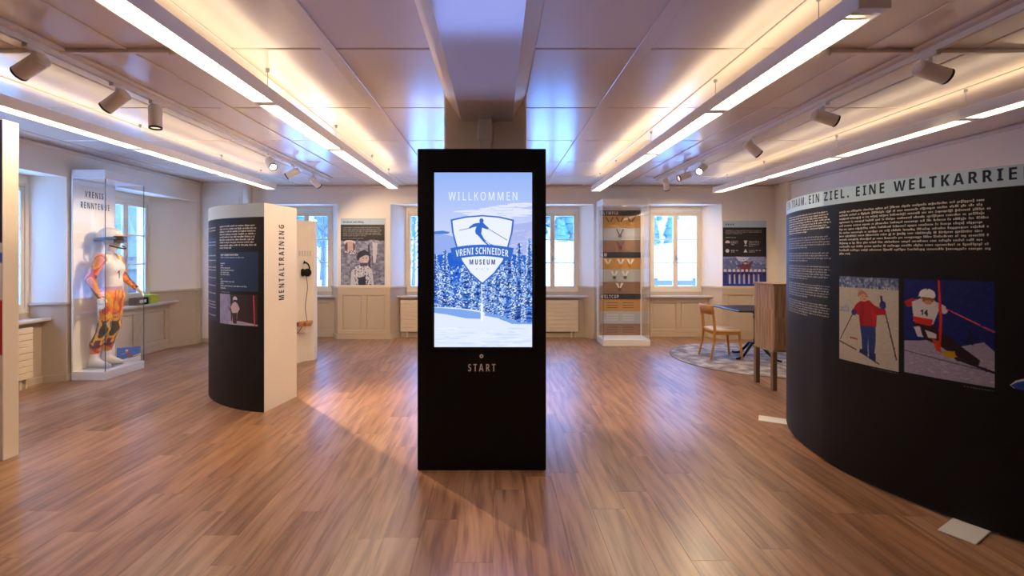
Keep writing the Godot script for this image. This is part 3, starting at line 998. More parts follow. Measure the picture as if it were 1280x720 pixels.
func photo_slalom(img: Image, r: Rect2) -> void:
	img.fill_rect(Rect2i(r), srgb(14, 26, 96))
	speckle(img, Rect2(r.position, r.size * Vector2(1, 0.6)), 300, 16, [srgb(12, 22, 88), srgb(18, 32, 106), srgb(16, 28, 100)], 0.7)
	rpoly(img, r, [0.70, 0.62, 0.76, 0.46, 0.82, 0.63], srgb(16, 20, 66))
	rpoly(img, r, [0.0, 0.66, 0.2, 0.64, 0.4, 0.60, 0.62, 0.66, 0.9, 0.58, 1, 0.66, 1, 1, 0, 1], srgb(160, 152, 176))
	speckle(img, Rect2(r.position + r.size * Vector2(0, 0.72), r.size * Vector2(1, 0.28)), 300, 12, [srgb(178, 170, 190), srgb(150, 144, 170), srgb(190, 184, 200)], 0.3)
	stroke(img, r, 0.0, 0.765, 1.0, 0.86, 0.012, srgb(84, 76, 110))
	# leaning legs and ski
	rpoly(img, r, [0.12, 0.46, 0.34, 0.44, 0.52, 0.56, 0.72, 0.68, 0.86, 0.76, 0.84, 0.82, 0.62, 0.76, 0.42, 0.66, 0.26, 0.62, 0.14, 0.56], srgb(40, 18, 24))
	rpoly(img, r, [0.12, 0.50, 0.20, 0.49, 0.24, 0.60, 0.17, 0.60], srgb(204, 196, 200))
	rpoly(img, r, [0.26, 0.52, 0.40, 0.55, 0.40, 0.60, 0.30, 0.60], srgb(208, 200, 202))
	rpoly(img, r, [0.34, 0.60, 0.42, 0.62, 0.46, 0.74, 0.40, 0.72], srgb(196, 66, 30))
	rpoly(img, r, [0.46, 0.72, 0.60, 0.70, 0.62, 0.77, 0.50, 0.78], srgb(190, 150, 26))
	stroke(img, r, 0.60, 0.77, 1.0, 0.86, 0.03, srgb(34, 26, 34))
	# torso with bib, arms
	rpoly(img, r, [0.0, 0.24, 0.10, 0.20, 0.18, 0.21, 0.16, 0.28, 0.04, 0.30], srgb(176, 40, 34))
	rpoly(img, r, [0.10, 0.24, 0.20, 0.20, 0.38, 0.21, 0.44, 0.28, 0.36, 0.46, 0.12, 0.44], srgb(212, 206, 210))
	rpoly(img, r, [0.11, 0.39, 0.36, 0.41, 0.34, 0.48, 0.13, 0.46], srgb(196, 34, 30))
	rpoly(img, r, [0.36, 0.21, 0.50, 0.26, 0.52, 0.31, 0.42, 0.30], srgb(206, 190, 190))
	disc(img, r, 0.49, 0.31, 0.035, 0.03, srgb(220, 200, 196))
	print_text(img, "14", Rect2(r.position + r.size * Vector2(0.21, 0.315), r.size * Vector2(0.09, 0.055)), srgb(26, 24, 40), 3)
	# helmet, goggles
	disc(img, r, 0.29, 0.155, 0.10, 0.062, srgb(232, 226, 224))
	rpoly(img, r, [0.22, 0.18, 0.38, 0.19, 0.36, 0.23, 0.24, 0.23], srgb(150, 96, 34))
	disc(img, r, 0.30, 0.235, 0.05, 0.022, srgb(196, 140, 110))
	# gate poles
	rpoly(img, r, [0.41, 0.0, 0.435, 0.0, 0.465, 0.40, 0.445, 0.72, 0.42, 0.72, 0.43, 0.40], srgb(206, 44, 34))
	stroke(img, r, 0.50, 0.285, 1.0, 0.48, 0.014, srgb(222, 60, 66))
	stroke(img, r, 0.56, 0.303, 1.0, 0.47, 0.005, srgb(240, 170, 176))

# softness and film grain of an enlarged photograph
func photo_finish(img: Image, r: Rect2, tone := 1.0) -> void:
	var q := Rect2i(r)
	var part := img.get_region(q)
	for k in int(r.get_area() / 170.0):
		var x := rng.randi() % maxi(1, q.size.x - 6)
		var y := rng.randi() % maxi(1, q.size.y - 6)
		var c := part.get_pixel(x + 2, y + 2)
		var v := rng.randf_range(-0.11, 0.11)
		c = c.lightened(v) if v > 0 else c.darkened(-v)
		part.fill_rect(Rect2i(x, y, rng.randi_range(2, 7), rng.randi_range(2, 9)), c)
	part.resize(maxi(8, q.size.x / 4), maxi(8, q.size.y / 4), Image.INTERPOLATE_LANCZOS)
	part.resize(q.size.x, q.size.y, Image.INTERPOLATE_CUBIC)
	if tone < 1.0:
		part.adjust_bcs(tone, 1.0, 1.1)
	img.blit_rect(part, Rect2i(Vector2i.ZERO, q.size), q.position)

func career_wall_image(phi0: float, phi1: float, radius: float, h: float) -> Image:
	var S := 900.0
	var W := int(deg_to_rad(phi1 - phi0) * radius * S)
	var img := canvas(W, int(h * S), srgb(9, 8, 9))
	var X := func(phi: float) -> float: return deg_to_rad(phi - phi0) * radius * S
	var Y := func(hh: float) -> float: return (h - hh) * S
	img.fill_rect(Rect2i(0, 0, W, int(Y.call(1.852))), srgb(166, 192, 212))
	var ink := srgb(22, 30, 48)
	for w in [["EIN", 155.2, 159.6], ["TRAUM.", 161.4, 171.8], ["EIN", 173.3, 177.9], ["ZIEL.", 179.8, 187.6], ["EINE", 189.5, 196.0], ["WELTKARRIERE", 197.9, 220.4]]:
		print_text(img, w[0], Rect2(X.call(w[1]), Y.call(1.953), X.call(w[2]) - X.call(w[1]), Y.call(1.888) - Y.call(1.953)), ink, 9)
	var txt := srgb(186, 180, 170)
	# first column: paragraphs
	var y := 1.815
	for rows in [8, 5, 4, 6, 6, 6]:
		small_print(img, Rect2(X.call(157.6), Y.call(y), X.call(182.4) - X.call(157.6), rows * 0.0192 * S), rows, srgb(232, 220, 196) if rows == 8 else txt.darkened(0.12), 0.6)
		y -= rows * 0.0192 + 0.026
	small_print(img, Rect2(X.call(184.9), Y.call(1.800), X.call(213.8) - X.call(184.9), 0.315 * S), 13, txt, 0.12)
	photo_child(img, Rect2(X.call(184.9), Y.call(1.345), X.call(198.9) - X.call(184.9), 0.58 * S))
	photo_finish(img, Rect2(X.call(184.9), Y.call(1.345), X.call(198.9) - X.call(184.9), 0.58 * S), 0.84)
	photo_slalom(img, Rect2(X.call(199.9), Y.call(1.345), X.call(213.8) - X.call(199.9), 0.572 * S))
	photo_finish(img, Rect2(X.call(199.9), Y.call(1.345), X.call(213.8) - X.call(199.9), 0.572 * S), 0.86)
	small_print(img, Rect2(X.call(193.2), Y.call(0.757), X.call(198.9) - X.call(193.2), 0.011 * S), 1, txt.darkened(0.3), 1.0)
	small_print(img, Rect2(X.call(209.6), Y.call(0.757), X.call(213.8) - X.call(209.6), 0.011 * S), 1, txt.darkened(0.3), 1.0)
	# tip of a blue ski printed further along
	var a := Vector2(X.call(215.7), Y.call(0.80))
	poly(img, PackedVector2Array([a, a + Vector2(20, -26), a + Vector2(70, -52), a + Vector2(320, -120), a + Vector2(320, 10), a + Vector2(60, 14), a + Vector2(14, 12)]), srgb(190, 194, 206))
	poly(img, PackedVector2Array([a + Vector2(4, 0), a + Vector2(24, -18), a + Vector2(72, -42), a + Vector2(320, -104), a + Vector2(320, 16), a + Vector2(60, 18), a + Vector2(18, 13)]), srgb(30, 62, 140))
	return shrink(img)

func mental_image(phi0: float, phi1: float, radius: float, h: float) -> Image:
	var S := 900.0
	var W := int(deg_to_rad(phi1 - phi0) * radius * S)
	var img := canvas(W, int(h * S), srgb(20, 16, 18))
	var X := func(phi: float) -> float: return deg_to_rad(phi - phi0) * radius * S
	var Y := func(hh: float) -> float: return (h - hh) * S
	img.fill_rect(Rect2i(0, 0, W, int(Y.call(1.885))), srgb(182, 198, 210))
	var white := srgb(238, 230, 216)
	var navy := srgb(36, 56, 88)
	small_print(img, Rect2(X.call(232.4), Y.call(1.815), X.call(254.9) - X.call(232.4), 0.245 * S), 9, white, 0.4)
	img.fill_rect(Rect2i(int(X.call(232.4)), int(Y.call(1.545)), int(X.call(255.6) - X.call(232.4)), int(0.385 * S)), navy)
	var x0: float = X.call(233.2)
	var wid: float = X.call(254.8) - x0
	small_print(img, Rect2(x0, Y.call(1.53), wid * 0.58, 0.024 * S), 1, white, 1.0, 0.8)
	small_print(img, Rect2(x0, Y.call(1.50), wid * 0.72, 0.021 * S), 1, srgb(190, 194, 200), 1.0)
	var yy := 1.44
	for w in [0.17, 0.10, 0.34, 0.46, 0.30, 0.33, 0.0, 0.07, 0.46, 0.12, 0.78, 0.20]:
		if w > 0.0:
			small_print(img, Rect2(x0, Y.call(yy), wid * w, 0.022 * S), 1, white, 1.0)
		yy -= 0.0225
	small_print(img, Rect2(x0, Y.call(1.152), wid * 0.32, 0.016 * S), 1, srgb(170, 170, 172), 1.0)
	# photograph of a racer at the start
	var r := Rect2(X.call(232.6), Y.call(1.128), X.call(255.3) - X.call(232.6), 0.30 * S)
	img.fill_rect(Rect2i(r), srgb(58, 44, 46))
	rpoly(img, r, [0, 0, 0.34, 0, 0.38, 1, 0, 1], srgb(150, 146, 186))
	rpoly(img, r, [0.30, 0.9, 0.6, 0.86, 1, 0.95, 1, 1, 0.3, 1], srgb(178, 168, 196))
	speckle(img, Rect2(r.position, r.size * Vector2(0.33, 1)), 60, 20, [srgb(160, 156, 196), srgb(140, 138, 180)], 1.4)
	rpoly(img, r, [0.36, 0.42, 0.42, 0.28, 0.54, 0.28, 0.60, 0.46, 0.54, 0.62, 0.52, 0.96, 0.40, 0.94, 0.40, 0.64], srgb(206, 184, 190))
	rpoly(img, r, [0.40, 0.62, 0.53, 0.60, 0.52, 0.96, 0.46, 0.96, 0.42, 0.94], srgb(74, 40, 46))
	disc(img, r, 0.48, 0.17, 0.06, 0.11, srgb(228, 210, 210))
	rpoly(img, r, [0.43, 0.18, 0.54, 0.18, 0.53, 0.25, 0.44, 0.25], srgb(40, 44, 90))
	stroke(img, r, 0.30, 0.42, 0.44, 0.70, 0.02, srgb(60, 50, 60))
	rpoly(img, r, [0.90, 0.0, 0.925, 0.0, 0.95, 1, 0.925, 1], srgb(214, 60, 90))
	photo_finish(img, r)
	# left column
	img.fill_rect(Rect2i(0, int(Y.call(1.70)), int(X.call(229.0)), int(0.86 * S)), navy)
	var xa: float = X.call(204.0)
	var wa: float = X.call(228.4) - xa
	for q in [1.81, 1.78, 1.66, 1.63, 1.52, 1.47, 1.40, 1.37, 1.29, 1.21, 1.13, 1.04, 1.01, 0.98, 0.90]:
		small_print(img, Rect2(xa, Y.call(q), wa, 0.022 * S), 1, white, 1.0)
	return shrink(img)

func portrait_poster_image() -> Image:
	var W := 560
	var H := 840
	var img := canvas(W, H, srgb(120, 122, 146))
	img.fill_rect(Rect2i(0, 0, W, 78), srgb(178, 198, 212))
	small_print(img, Rect2(28, 34, 272, 24), 1, srgb(70, 92, 126), 1.0, 0.9)
	img.fill_rect(Rect2i(0, 78, W, 204), srgb(28, 23, 25))
	small_print(img, Rect2(28, 112, 500, 120), 7, srgb(176, 170, 164), 0.6)
	small_print(img, Rect2(28, 244, 260, 18), 1, srgb(150, 146, 142), 1.0)
	var r := Rect2(0, 282, W, H - 282)
	img.fill_rect(Rect2i(r), srgb(126, 128, 152))
	for k in 420:       # blurred snowy wood
		disc(img, r, rng.randf(), rng.randf(), rng.randf_range(0.02, 0.07), rng.randf_range(0.015, 0.05), [srgb(104, 106, 132), srgb(142, 144, 166), srgb(116, 118, 144), srgb(162, 164, 182)][rng.randi() % 4])
	# ski tips beside the figure
	rpoly(img, r, [0.62, 0.10, 0.66, 0.10, 0.70, 0.96, 0.63, 0.96], srgb(62, 62, 84))
	rpoly(img, r, [0.72, 0.02, 0.84, 0.06, 0.80, 0.5, 0.74, 0.5], srgb(206, 204, 208))
	# patterned pullover
	rpoly(img, r, [0.24, 0.70, 0.34, 0.58, 0.46, 0.54, 0.62, 0.56, 0.72, 0.68, 0.76, 1, 0.22, 1], srgb(206, 206, 216))
	speckle(img, Rect2(r.position + r.size * Vector2(0.30, 0.58), r.size * Vector2(0.40, 0.42)), 170, 11, [srgb(60, 60, 86), srgb(224, 224, 232), srgb(98, 98, 124)], 1.0)
	rpoly(img, r, [0.40, 0.84, 0.56, 0.80, 0.58, 1, 0.40, 1], srgb(52, 50, 72))
	# face, hair and dark cap
	disc(img, r, 0.53, 0.40, 0.115, 0.13, srgb(208, 186, 184))
	rpoly(img, r, [0.36, 0.38, 0.40, 0.26, 0.54, 0.20, 0.66, 0.27, 0.68, 0.34, 0.56, 0.32, 0.44, 0.38, 0.40, 0.46], srgb(44, 40, 58))
	disc(img, r, 0.51, 0.39, 0.013, 0.012, srgb(50, 44, 60))
	disc(img, r, 0.585, 0.39, 0.013, 0.012, srgb(50, 44, 60))
	stroke(img, r, 0.52, 0.47, 0.585, 0.465, 0.018, srgb(240, 226, 226))
	rpoly(img, r, [0.43, 0.50, 0.62, 0.50, 0.60, 0.57, 0.45, 0.58], srgb(74, 66, 90))
	# second, cut-out figure at the top left
	disc(img, r, 0.20, 0.04, 0.14, 0.055, srgb(214, 206, 204))
	rpoly(img, r, [0.08, 0.08, 0.34, 0.08, 0.34, 0.30, 0.10, 0.30], srgb(196, 186, 188))
	disc(img, r, 0.21, 0.10, 0.075, 0.085, srgb(202, 168, 158))
	rpoly(img, r, [0.08, 0.10, 0.15, 0.02, 0.16, 0.20, 0.10, 0.22], srgb(92, 70, 70))
	rpoly(img, r, [0.28, 0.03, 0.34, 0.10, 0.32, 0.22, 0.28, 0.18], srgb(96, 74, 74))
	speckle(img, Rect2(r.position + r.size * Vector2(0.10, 0.19), r.size * Vector2(0.22, 0.11)), 40, 12, [srgb(120, 40, 52), srgb(226, 222, 224), srgb(70, 62, 82)], 1.0)
	photo_finish(img, r)
	return shrink(img)

func team_poster_image() -> Image:
	var W := 552
	var H := 832
	var img := canvas(W, H, srgb(28, 23, 25))
	img.fill_rect(Rect2i(0, 0, W, 84), srgb(176, 198, 212))
	for k in 4:
		img.fill_rect(Rect2i(36 + k * 30, 36, 15, 20), srgb(70, 92, 126))
	small_print(img, Rect2(34, 118, 480, 58), 3, srgb(176, 170, 164), 0.45)
	small_print(img, Rect2(34, 206, 140, 20), 1, srgb(190, 184, 178), 1.0)
	var pale := srgb(206, 202, 198)
	var full := Rect2(0, 0, W, H)
	# icons: binoculars, cup, ball, podium
	disc(img, Rect2(0, 0, 1, 1), 48, 272, 17, 14, pale)
	disc(img, Rect2(0, 0, 1, 1), 76, 272, 17, 14, pale)
	img.fill_rect(Rect2i(44, 252, 36, 12), pale)
	poly(img, PackedVector2Array([Vector2(266, 250), Vector2(312, 250), Vector2(300, 292), Vector2(278, 292)]), pale)
	img.fill_rect(Rect2i(284, 290, 10, 22), pale)
	img.fill_rect(Rect2i(270, 312, 38, 8), pale)
	disc(img, Rect2(0, 0, 1, 1), 58, 382, 24, 24, pale)
	poly(img, PackedVector2Array([Vector2(262, 402), Vector2(288, 356), Vector2(314, 402)]), pale)
	for q in [[106, 256, 90, 3], [330, 256, 140, 4], [106, 370, 100, 2], [330, 370, 160, 2]]:
		small_print(img, Rect2(q[0], q[1], q[2], q[3] * 20), q[3], pale, 0.5)
	# team photograph
	var r := Rect2(0, 456, W, H - 456)
	img.fill_rect(Rect2i(r), srgb(128, 142, 190))
	rpoly(img, r, [0, 0.10, 0.3, 0.04, 0.45, 0.2, 0.7, 0.16, 1, 0.28, 1, 0.5, 0, 0.5], srgb(92, 104, 160))
	rpoly(img, r, [0.30, 0.0, 0.62, 0.02, 0.5, 0.18, 0.36, 0.14], srgb(204, 208, 228))
	speckle(img, Rect2(r.position, r.size * Vector2(1, 0.5)), 200, 12, [srgb(190, 196, 220), srgb(80, 92, 150), srgb(150, 160, 200)], 0.7)
	# raised figure with outstretched arms
	rpoly(img, r, [0.42, 0.26, 0.50, 0.22, 0.60, 0.26, 0.66, 0.14, 0.70, 0.14, 0.64, 0.36, 0.60, 0.52, 0.44, 0.52, 0.40, 0.36, 0.34, 0.34, 0.34, 0.28], srgb(104, 44, 72))
	disc(img, r, 0.52, 0.21, 0.04, 0.05, srgb(206, 172, 166))
	rpoly(img, r, [0.47, 0.20, 0.49, 0.15, 0.55, 0.15, 0.57, 0.20], srgb(60, 44, 60))
	img.fill_rect(Rect2i(0, 456 + int(r.size.y * 0.52), W, int(r.size.y * 0.48)), srgb(44, 58, 150))
	for k in 10:
		var x := 0.06 + k * 0.098
		disc(img, r, x, 0.47, 0.035, 0.05, srgb(216, 210, 218))
		rpoly(img, r, [x - 0.05, 0.56, x + 0.05, 0.56, x + 0.055, 0.9, x - 0.055, 0.9], [srgb(36, 46, 132), srgb(58, 74, 170), srgb(30, 38, 112)][k % 3])
		disc(img, r, x, 0.58, 0.032, 0.05, srgb(24, 28, 74))
	for k in 7:
		var x := 0.16 + k * 0.11
		rpoly(img, r, [x - 0.02, 0.66, x + 0.02, 0.66, x + 0.025, 0.92, x - 0.02, 0.92], srgb(190, 194, 226))
		disc(img, r, x, 0.63, 0.024, 0.035, srgb(206, 170, 168))
	photo_finish(img, r)
	return shrink(img)

func partition_image() -> Image:
	var img := canvas(400, 1000, srgb(36, 32, 66))
	img.fill_rect(Rect2i(0, 0, 400, 60), srgb(44, 40, 84))
	img.fill_rect(Rect2i(0, 360, 400, 60), srgb(206, 208, 226))
	img.fill_rect(Rect2i(0, 390, 400, 30), srgb(60, 84, 190))
	img.fill_rect(Rect2i(0, 420, 400, 110), srgb(222, 214, 220))
	img.fill_rect(Rect2i(0, 530, 400, 160), srgb(186, 34, 42))
	img.fill_rect(Rect2i(0, 690, 400, 310), srgb(226, 214, 206))
	photo_slalom(img, Rect2(0, 60, 330, 640))
	photo_finish(img, Rect2(0, 0, 400, 1000))
	return shrink(img)

func card_image() -> Image:
	var img := canvas(320, 240, srgb(34, 104, 196))
	var r := Rect2(0, 0, 320, 240)
	rpoly(img, r, [0, 0.95, 0.4, 0.8, 1, 0.5, 1, 1, 0, 1], srgb(226, 224, 232))
	rpoly(img, r, [0.36, 0.30, 0.48, 0.26, 0.54, 0.50, 0.70, 0.70, 0.62, 0.76, 0.44, 0.60], srgb(160, 60, 70))
	disc(img, r, 0.42, 0.24, 0.06, 0.08, srgb(230, 226, 230))
	stroke(img, r, 0.5, 0.78, 0.95, 0.62, 0.03, srgb(70, 40, 60))
	stroke(img, r, 0.2, 0.5, 0.46, 0.36, 0.015, srgb(240, 230, 230))
	return shrink(img)

# ------------------------------------------------------------------ kiosk
func build_kiosk() -> void:
	var t := thing("welcome_kiosk", "tall black welcome kiosk with a lit portrait screen in front of the column", "kiosk", Vector3(-0.1, 0, -3.37))
	var img := screen_image()
	box("body", t, Vector3(0, 1.13, -0.2), Vector3(0.904, 2.26, 0.4), M.black, 0.006)
	# screen frame: four glossy strips around the display
	var cx := 0.010
	var w := 0.686
	var h := 1.224
	var cy := 1.479
	var st := new_st()
	for q in [[-w / 2 - 0.011, 0.0, 0.022, h + 0.044], [w / 2 + 0.011, 0.0, 0.022, h + 0.044], [0.0, h / 2 + 0.011, w, 0.022], [0.0, -h / 2 - 0.011, w, 0.022]]:
		add_bevel(st, Vector3(cx + q[0], cy + q[1], 0.002), Vector3(q[2], q[3], 0.012), 0.003)
	put("screen_frame", done(st), M.gloss_black, t)
	var sm := StandardMaterial3D.new()
	sm.resource_name = "screen"
	sm.albedo_color = Color(0.01, 0.01, 0.012)
	sm.roughness = 0.3
	sm.emission_enabled = true
	sm.emission = Color.BLACK
	sm.emission_texture = ImageTexture.create_from_image(img)
	sm.emission_energy_multiplier = 1.15
	var s := put("display", sheet_mesh(w, h), sm, t, Vector3(cx, cy, 0.0022))
	s.set_meta("label", "lit display with snowy forest, skier shield and WILLKOMMEN")
	var start := put("start_lettering", letter_mesh("START", 0.192, 0.052, 12), M.print_white, t, Vector3(0.0, 0.722, 0.0012))
	start.set_meta("label", "white START lettering")
	put("sensor_dot", lathe([Vector2(0.014, 0.0), Vector2(0.013, 0.002), Vector2(0.0, 0.0025)], 20, Transform3D(Basis(Vector3.RIGHT, PI / 2), Vector3.ZERO)), M.print_white, t, Vector3(-0.002, 0.802, 0.0))
	put("sensor_eye", lathe([Vector2(0.006, 0.002), Vector2(0.0, 0.0035)], 14, Transform3D(Basis(Vector3.RIGHT, PI / 2), Vector3.ZERO)), M.gloss_black, t, Vector3(-0.002, 0.802, 0.0))
	area_light(t, Vector3(cx, cy, 0.012), Vector2(w, h), Vector3(0, 0, 1), Color(0.45, 0.60, 1.0), 1.25)

# ------------------------------------------------------------------ curved career wall on the right
func arc_plan(c: Vector2, r0: float, r1: float, a0: float, a1: float, n: int) -> PackedVector2Array:
	var q := PackedVector2Array()
	for i in n + 1:
		var a := deg_to_rad(lerpf(a0, a1, float(i) / n))
		q.append(c + Vector2(cos(a), sin(a)) * r1)
	for i in n + 1:
		var a := deg_to_rad(lerpf(a1, a0, float(i) / n))
		q.append(c + Vector2(cos(a), sin(a)) * r0)
	return q

func arc_sheet(c: Vector2, r: float, a0: float, a1: float, y0: float, y1: float, n: int) -> ArrayMesh:
	var st := new_st()
	st.set_smooth_group(1)
	for i in n:
		var u0 := float(i) / n
		var u1 := float(i + 1) / n
		var p0 := c + Vector2(cos(deg_to_rad(lerpf(a0, a1, u0))), sin(deg_to_rad(lerpf(a0, a1, u0)))) * r
		var p1 := c + Vector2(cos(deg_to_rad(lerpf(a0, a1, u1))), sin(deg_to_rad(lerpf(a0, a1, u1)))) * r
		var m := (p0 + p1) / 2 - c
		quad(st, Vector3(p0.x, y0, -p0.y), Vector3(p1.x, y0, -p1.y), Vector3(p1.x, y1, -p1.y), Vector3(p0.x, y1, -p0.y), Vector3(m.x, 0, -m.y), [Vector2(u0, 1), Vector2(u1, 1), Vector2(u1, 0), Vector2(u0, 0)])
	return done(st)

func build_career_wall() -> void:
	var c := Vector2(4.08, 3.52)
	var r := 1.67
	var h := 1.985
	var base := c + Vector2(-r, 0)
	var t := thing("curved_exhibition_wall", "large curved black wall with printed story, red jacket child and slalom photographs", "exhibition wall")
	prism("wall_body", t, arc_plan(c, r - 0.06, r - 0.002, 112, 243, 72), 0.012, h, M.black)
	var img := career_wall_image(130.0, 242.0, r, h - 0.02)
	var p := put("printed_face", arc_sheet(c, r, 130, 242, 0.02, h, 112), tex_mat("career_print", img, 0.55, 0.35), t)
	p.set_meta("label", "black print with pale blue EIN TRAUM. EIN ZIEL. EINE WELTKARRIERE header")
	for a in [150.5, 210.6, 240.0, 118.0]:
		var k := deg_to_rad(a)
		var n := Vector2(cos(k), sin(k))
		var ang := atan2(n.y, n.x)
		var o := put("foot_plate", bevel_mesh(Vector3(0.44, 0.010, 0.157), 0.003), M.plate, t, Vector3(c.x + n.x * (r - 0.0), 0.006, -(c.y + n.y * (r - 0.0))))
		o.rotation.y = ang

# ------------------------------------------------------------------ mental training unit
func bez(a: Vector2, b: Vector2, c: Vector2, d: Vector2, t: float) -> Vector2:
	return a.bezier_interpolate(b, c, d, t)

# a word too faint to read: a row of small upright marks
func blur_word(w: float, h: float) -> ArrayMesh:
	var st := new_st()
	for i in 5:
		var x := -w / 2 + (i + 0.5) * w / 5
		for q in [[-0.012, -0.5, -0.003, 0.5], [0.004, -0.5, 0.012, 0.5], [-0.003, 0.32, 0.004, 0.5], [-0.003, -0.08, 0.004, 0.08]]:
			quad(st, Vector3(x + q[0], q[1] * h, 0), Vector3(x + q[2], q[1] * h, 0), Vector3(x + q[2], q[3] * h, 0), Vector3(x + q[0], q[3] * h, 0), Vector3(0, 0, 1))
	return done(st)

func build_mental_unit() -> void:
	var c := Vector2(-1.94, 6.02)
	var r := 1.43
	var h := 2.02
	var t := thing("crescent_exhibition_unit", "crescent-shaped exhibition unit, black curved back and white end reading MENTALTRAINING", "exhibition wall")
	var plan := PackedVector2Array()
	for i in 61:
		var a := deg_to_rad(lerpf(258.2, 124.0, i / 60.0))
		plan.append(c + Vector2(cos(a), sin(a)) * (r - 0.002))
	plan.append(Vector2(-2.645, 7.10))
	for i in 25:
		plan.append(bez(Vector2(-2.64, 6.98), Vector2(-3.0, 6.85), Vector2(-3.05, 5.35), Vector2(-2.14, 5.152), i / 24.0))
	prism("body", t, plan, 0.0, h, M.panel_white)
	var img := mental_image(196.0, 258.2, r, h)
	var p := put("printed_face", arc_sheet(c, r, 196.0, 258.2, 0.0, h, 72), tex_mat("mental_print", img, 0.5, 0.4), t)
	p.set_meta("label", "black printed curve with text, navy box and racer photograph")
	put("back_face", arc_sheet(c, r - 0.0005, 126.0, 196.0, 0.0, h, 48), M.black, t)
	# lettering on the white end: reads upwards
	var a0 := Vector3(plan[0].x, 0, -plan[0].y)
	var a1 := Vector3(-2.14, 0, -5.152)
	var along := (a1 - a0).normalized()
	var n := along.cross(Vector3.UP).normalized()
	if n.dot(Vector3(0, 0, 1) + Vector3(1, 0, 0)) < 0:
		n = -n
	var le := put("lettering", letter_mesh("MENTALTRAINING", 0.765, 0.088, 12), M.ink, t)
	le.basis = Basis(Vector3.UP, -along, n)
	if le.basis.determinant() < 0:
		le.basis = Basis(Vector3.UP, along, n)
	le.position = a0.lerp(a1, 0.50) + n * 0.002 + Vector3(0, 1.443, 0)
	# small grey lettering on the inner face by the headphones
	var q0 := bez(Vector2(-2.64, 6.98), Vector2(-3.0, 6.85), Vector2(-3.05, 5.35), Vector2(-2.14, 5.152), 0.02)
	var q1 := bez(Vector2(-2.64, 6.98), Vector2(-3.0, 6.85), Vector2(-3.05, 5.35), Vector2(-2.14, 5.152), 0.24)
	var v0 := Vector3(q0.x, 0, -q0.y)
	var v1 := Vector3(q1.x, 0, -q1.y)
	var dir := (v0 - v1).normalized()
	var n2 := dir.cross(Vector3.UP)
	if n2.z < 0:
		n2 = -n2
	var g := put("grey_lettering", blur_word(0.22, 0.075), M.grey_print, t)
	g.basis = Basis(dir, Vector3.UP, n2)
	g.position = v0.lerp(v1, 0.42) + n2 * 0.012 + Vector3(0, 1.545, 0)
	rbox("plinth", t, -2.66, -2.655, 0.0, 0.03, 6.97, 7.08, M.panel_white, 0.0)
	# seat shelf
	var sh := thing("oak_seat", "small oak seat fixed inside the white crescent unit", "seat", Vector3(-2.79, 0.50, -6.80))
	var st := new_st()
	add_bevel(st, Vector3(0, 0.055, 0), Vector3(0.34, 0.05, 0.26), 0.008, Rect2(0.3, 0.3, 0.8, 0.8))
	var seat := put("seat_board", done(st), M.oak, sh)
	seat.rotation.y = deg_to_rad(16)
	box("support_block", sh, Vector3(0, -0.02, -0.02), Vector3(0.24, 0.1, 0.12), M.panel_white, 0.004)
	# headphones on a hook with their cable
	var hp := thing("headphones", "black headphones hanging on a hook inside the white crescent unit", "headphones", Vector3(-2.735, 1.27, -6.90))
	var band: Array = []
	for i in 15:
		var a := lerpf(-0.35, PI + 0.35, i / 14.0)
		band.append(Vector3(cos(a) * 0.062, sin(a) * 0.085 + 0.06, 0.02))
	tube("headband", hp, band, 0.011, M.black, 8)
	for s in [-1, 1]:
		var xf := Transform3D(Basis(Vector3(0, 1, 0), s * 0.9) * Basis(Vector3.RIGHT, PI / 2), Vector3(s * 0.035, 0.005, 0.03))
		put("ear_cup", lathe([Vector2(0, -0.03), Vector2(0.045, -0.028), Vector2(0.058, -0.01), Vector2(0.058, 0.012), Vector2(0.04, 0.028), Vector2(0, 0.03)], 20, xf), M.black, hp)
	tube("hook", hp, [Vector3(0, 0.150, -0.05), Vector3(0, 0.150, 0.04), Vector3(0, 0.172, 0.05)], 0.009, M.dark_metal, 8)
	var cord: Array = []
	for i in 22:
		var u := i / 21.0
		cord.append(Vector3(0.03 + 0.016 * sin(u * 7.0), -0.04 - u * 0.68, 0.06 - 0.02 * u))
	tube("cord", hp, cord, 0.004, M.dark_metal, 6)
	var loop := thing("cable_loop", "thin dark cable loop hanging under the small oak seat", "cable", Vector3(-2.79, 0.50, -6.68))
	var lp: Array = []
	for i in 15:
		var u := i / 14.0
		lp.append(Vector3(-0.09 + 0.18 * u, 0.03 - sin(u * PI) * 0.10, 0.0))
	tube("loop", loop, lp, 0.004, M.dark_metal, 6)

# ------------------------------------------------------------------ partition at the left edge
func build_partition() -> void:
	var t := thing("display_partition", "white partition end with a colourful print beside the left luminaire", "partition", Vector3(-4.3, 0, -3.58))
	box("board", t, Vector3(0, 1.255, 0), Vector3(1.37, 2.51, 0.12), M.panel_white, 0.004)
	var p := put("printed_face", sheet_mesh(1.36, 2.5), tex_mat("partition_print", partition_image(), 0.5), t, Vector3(0, 1.255, 0.0605))
	p.set_meta("label", "dark blue, white and red print")

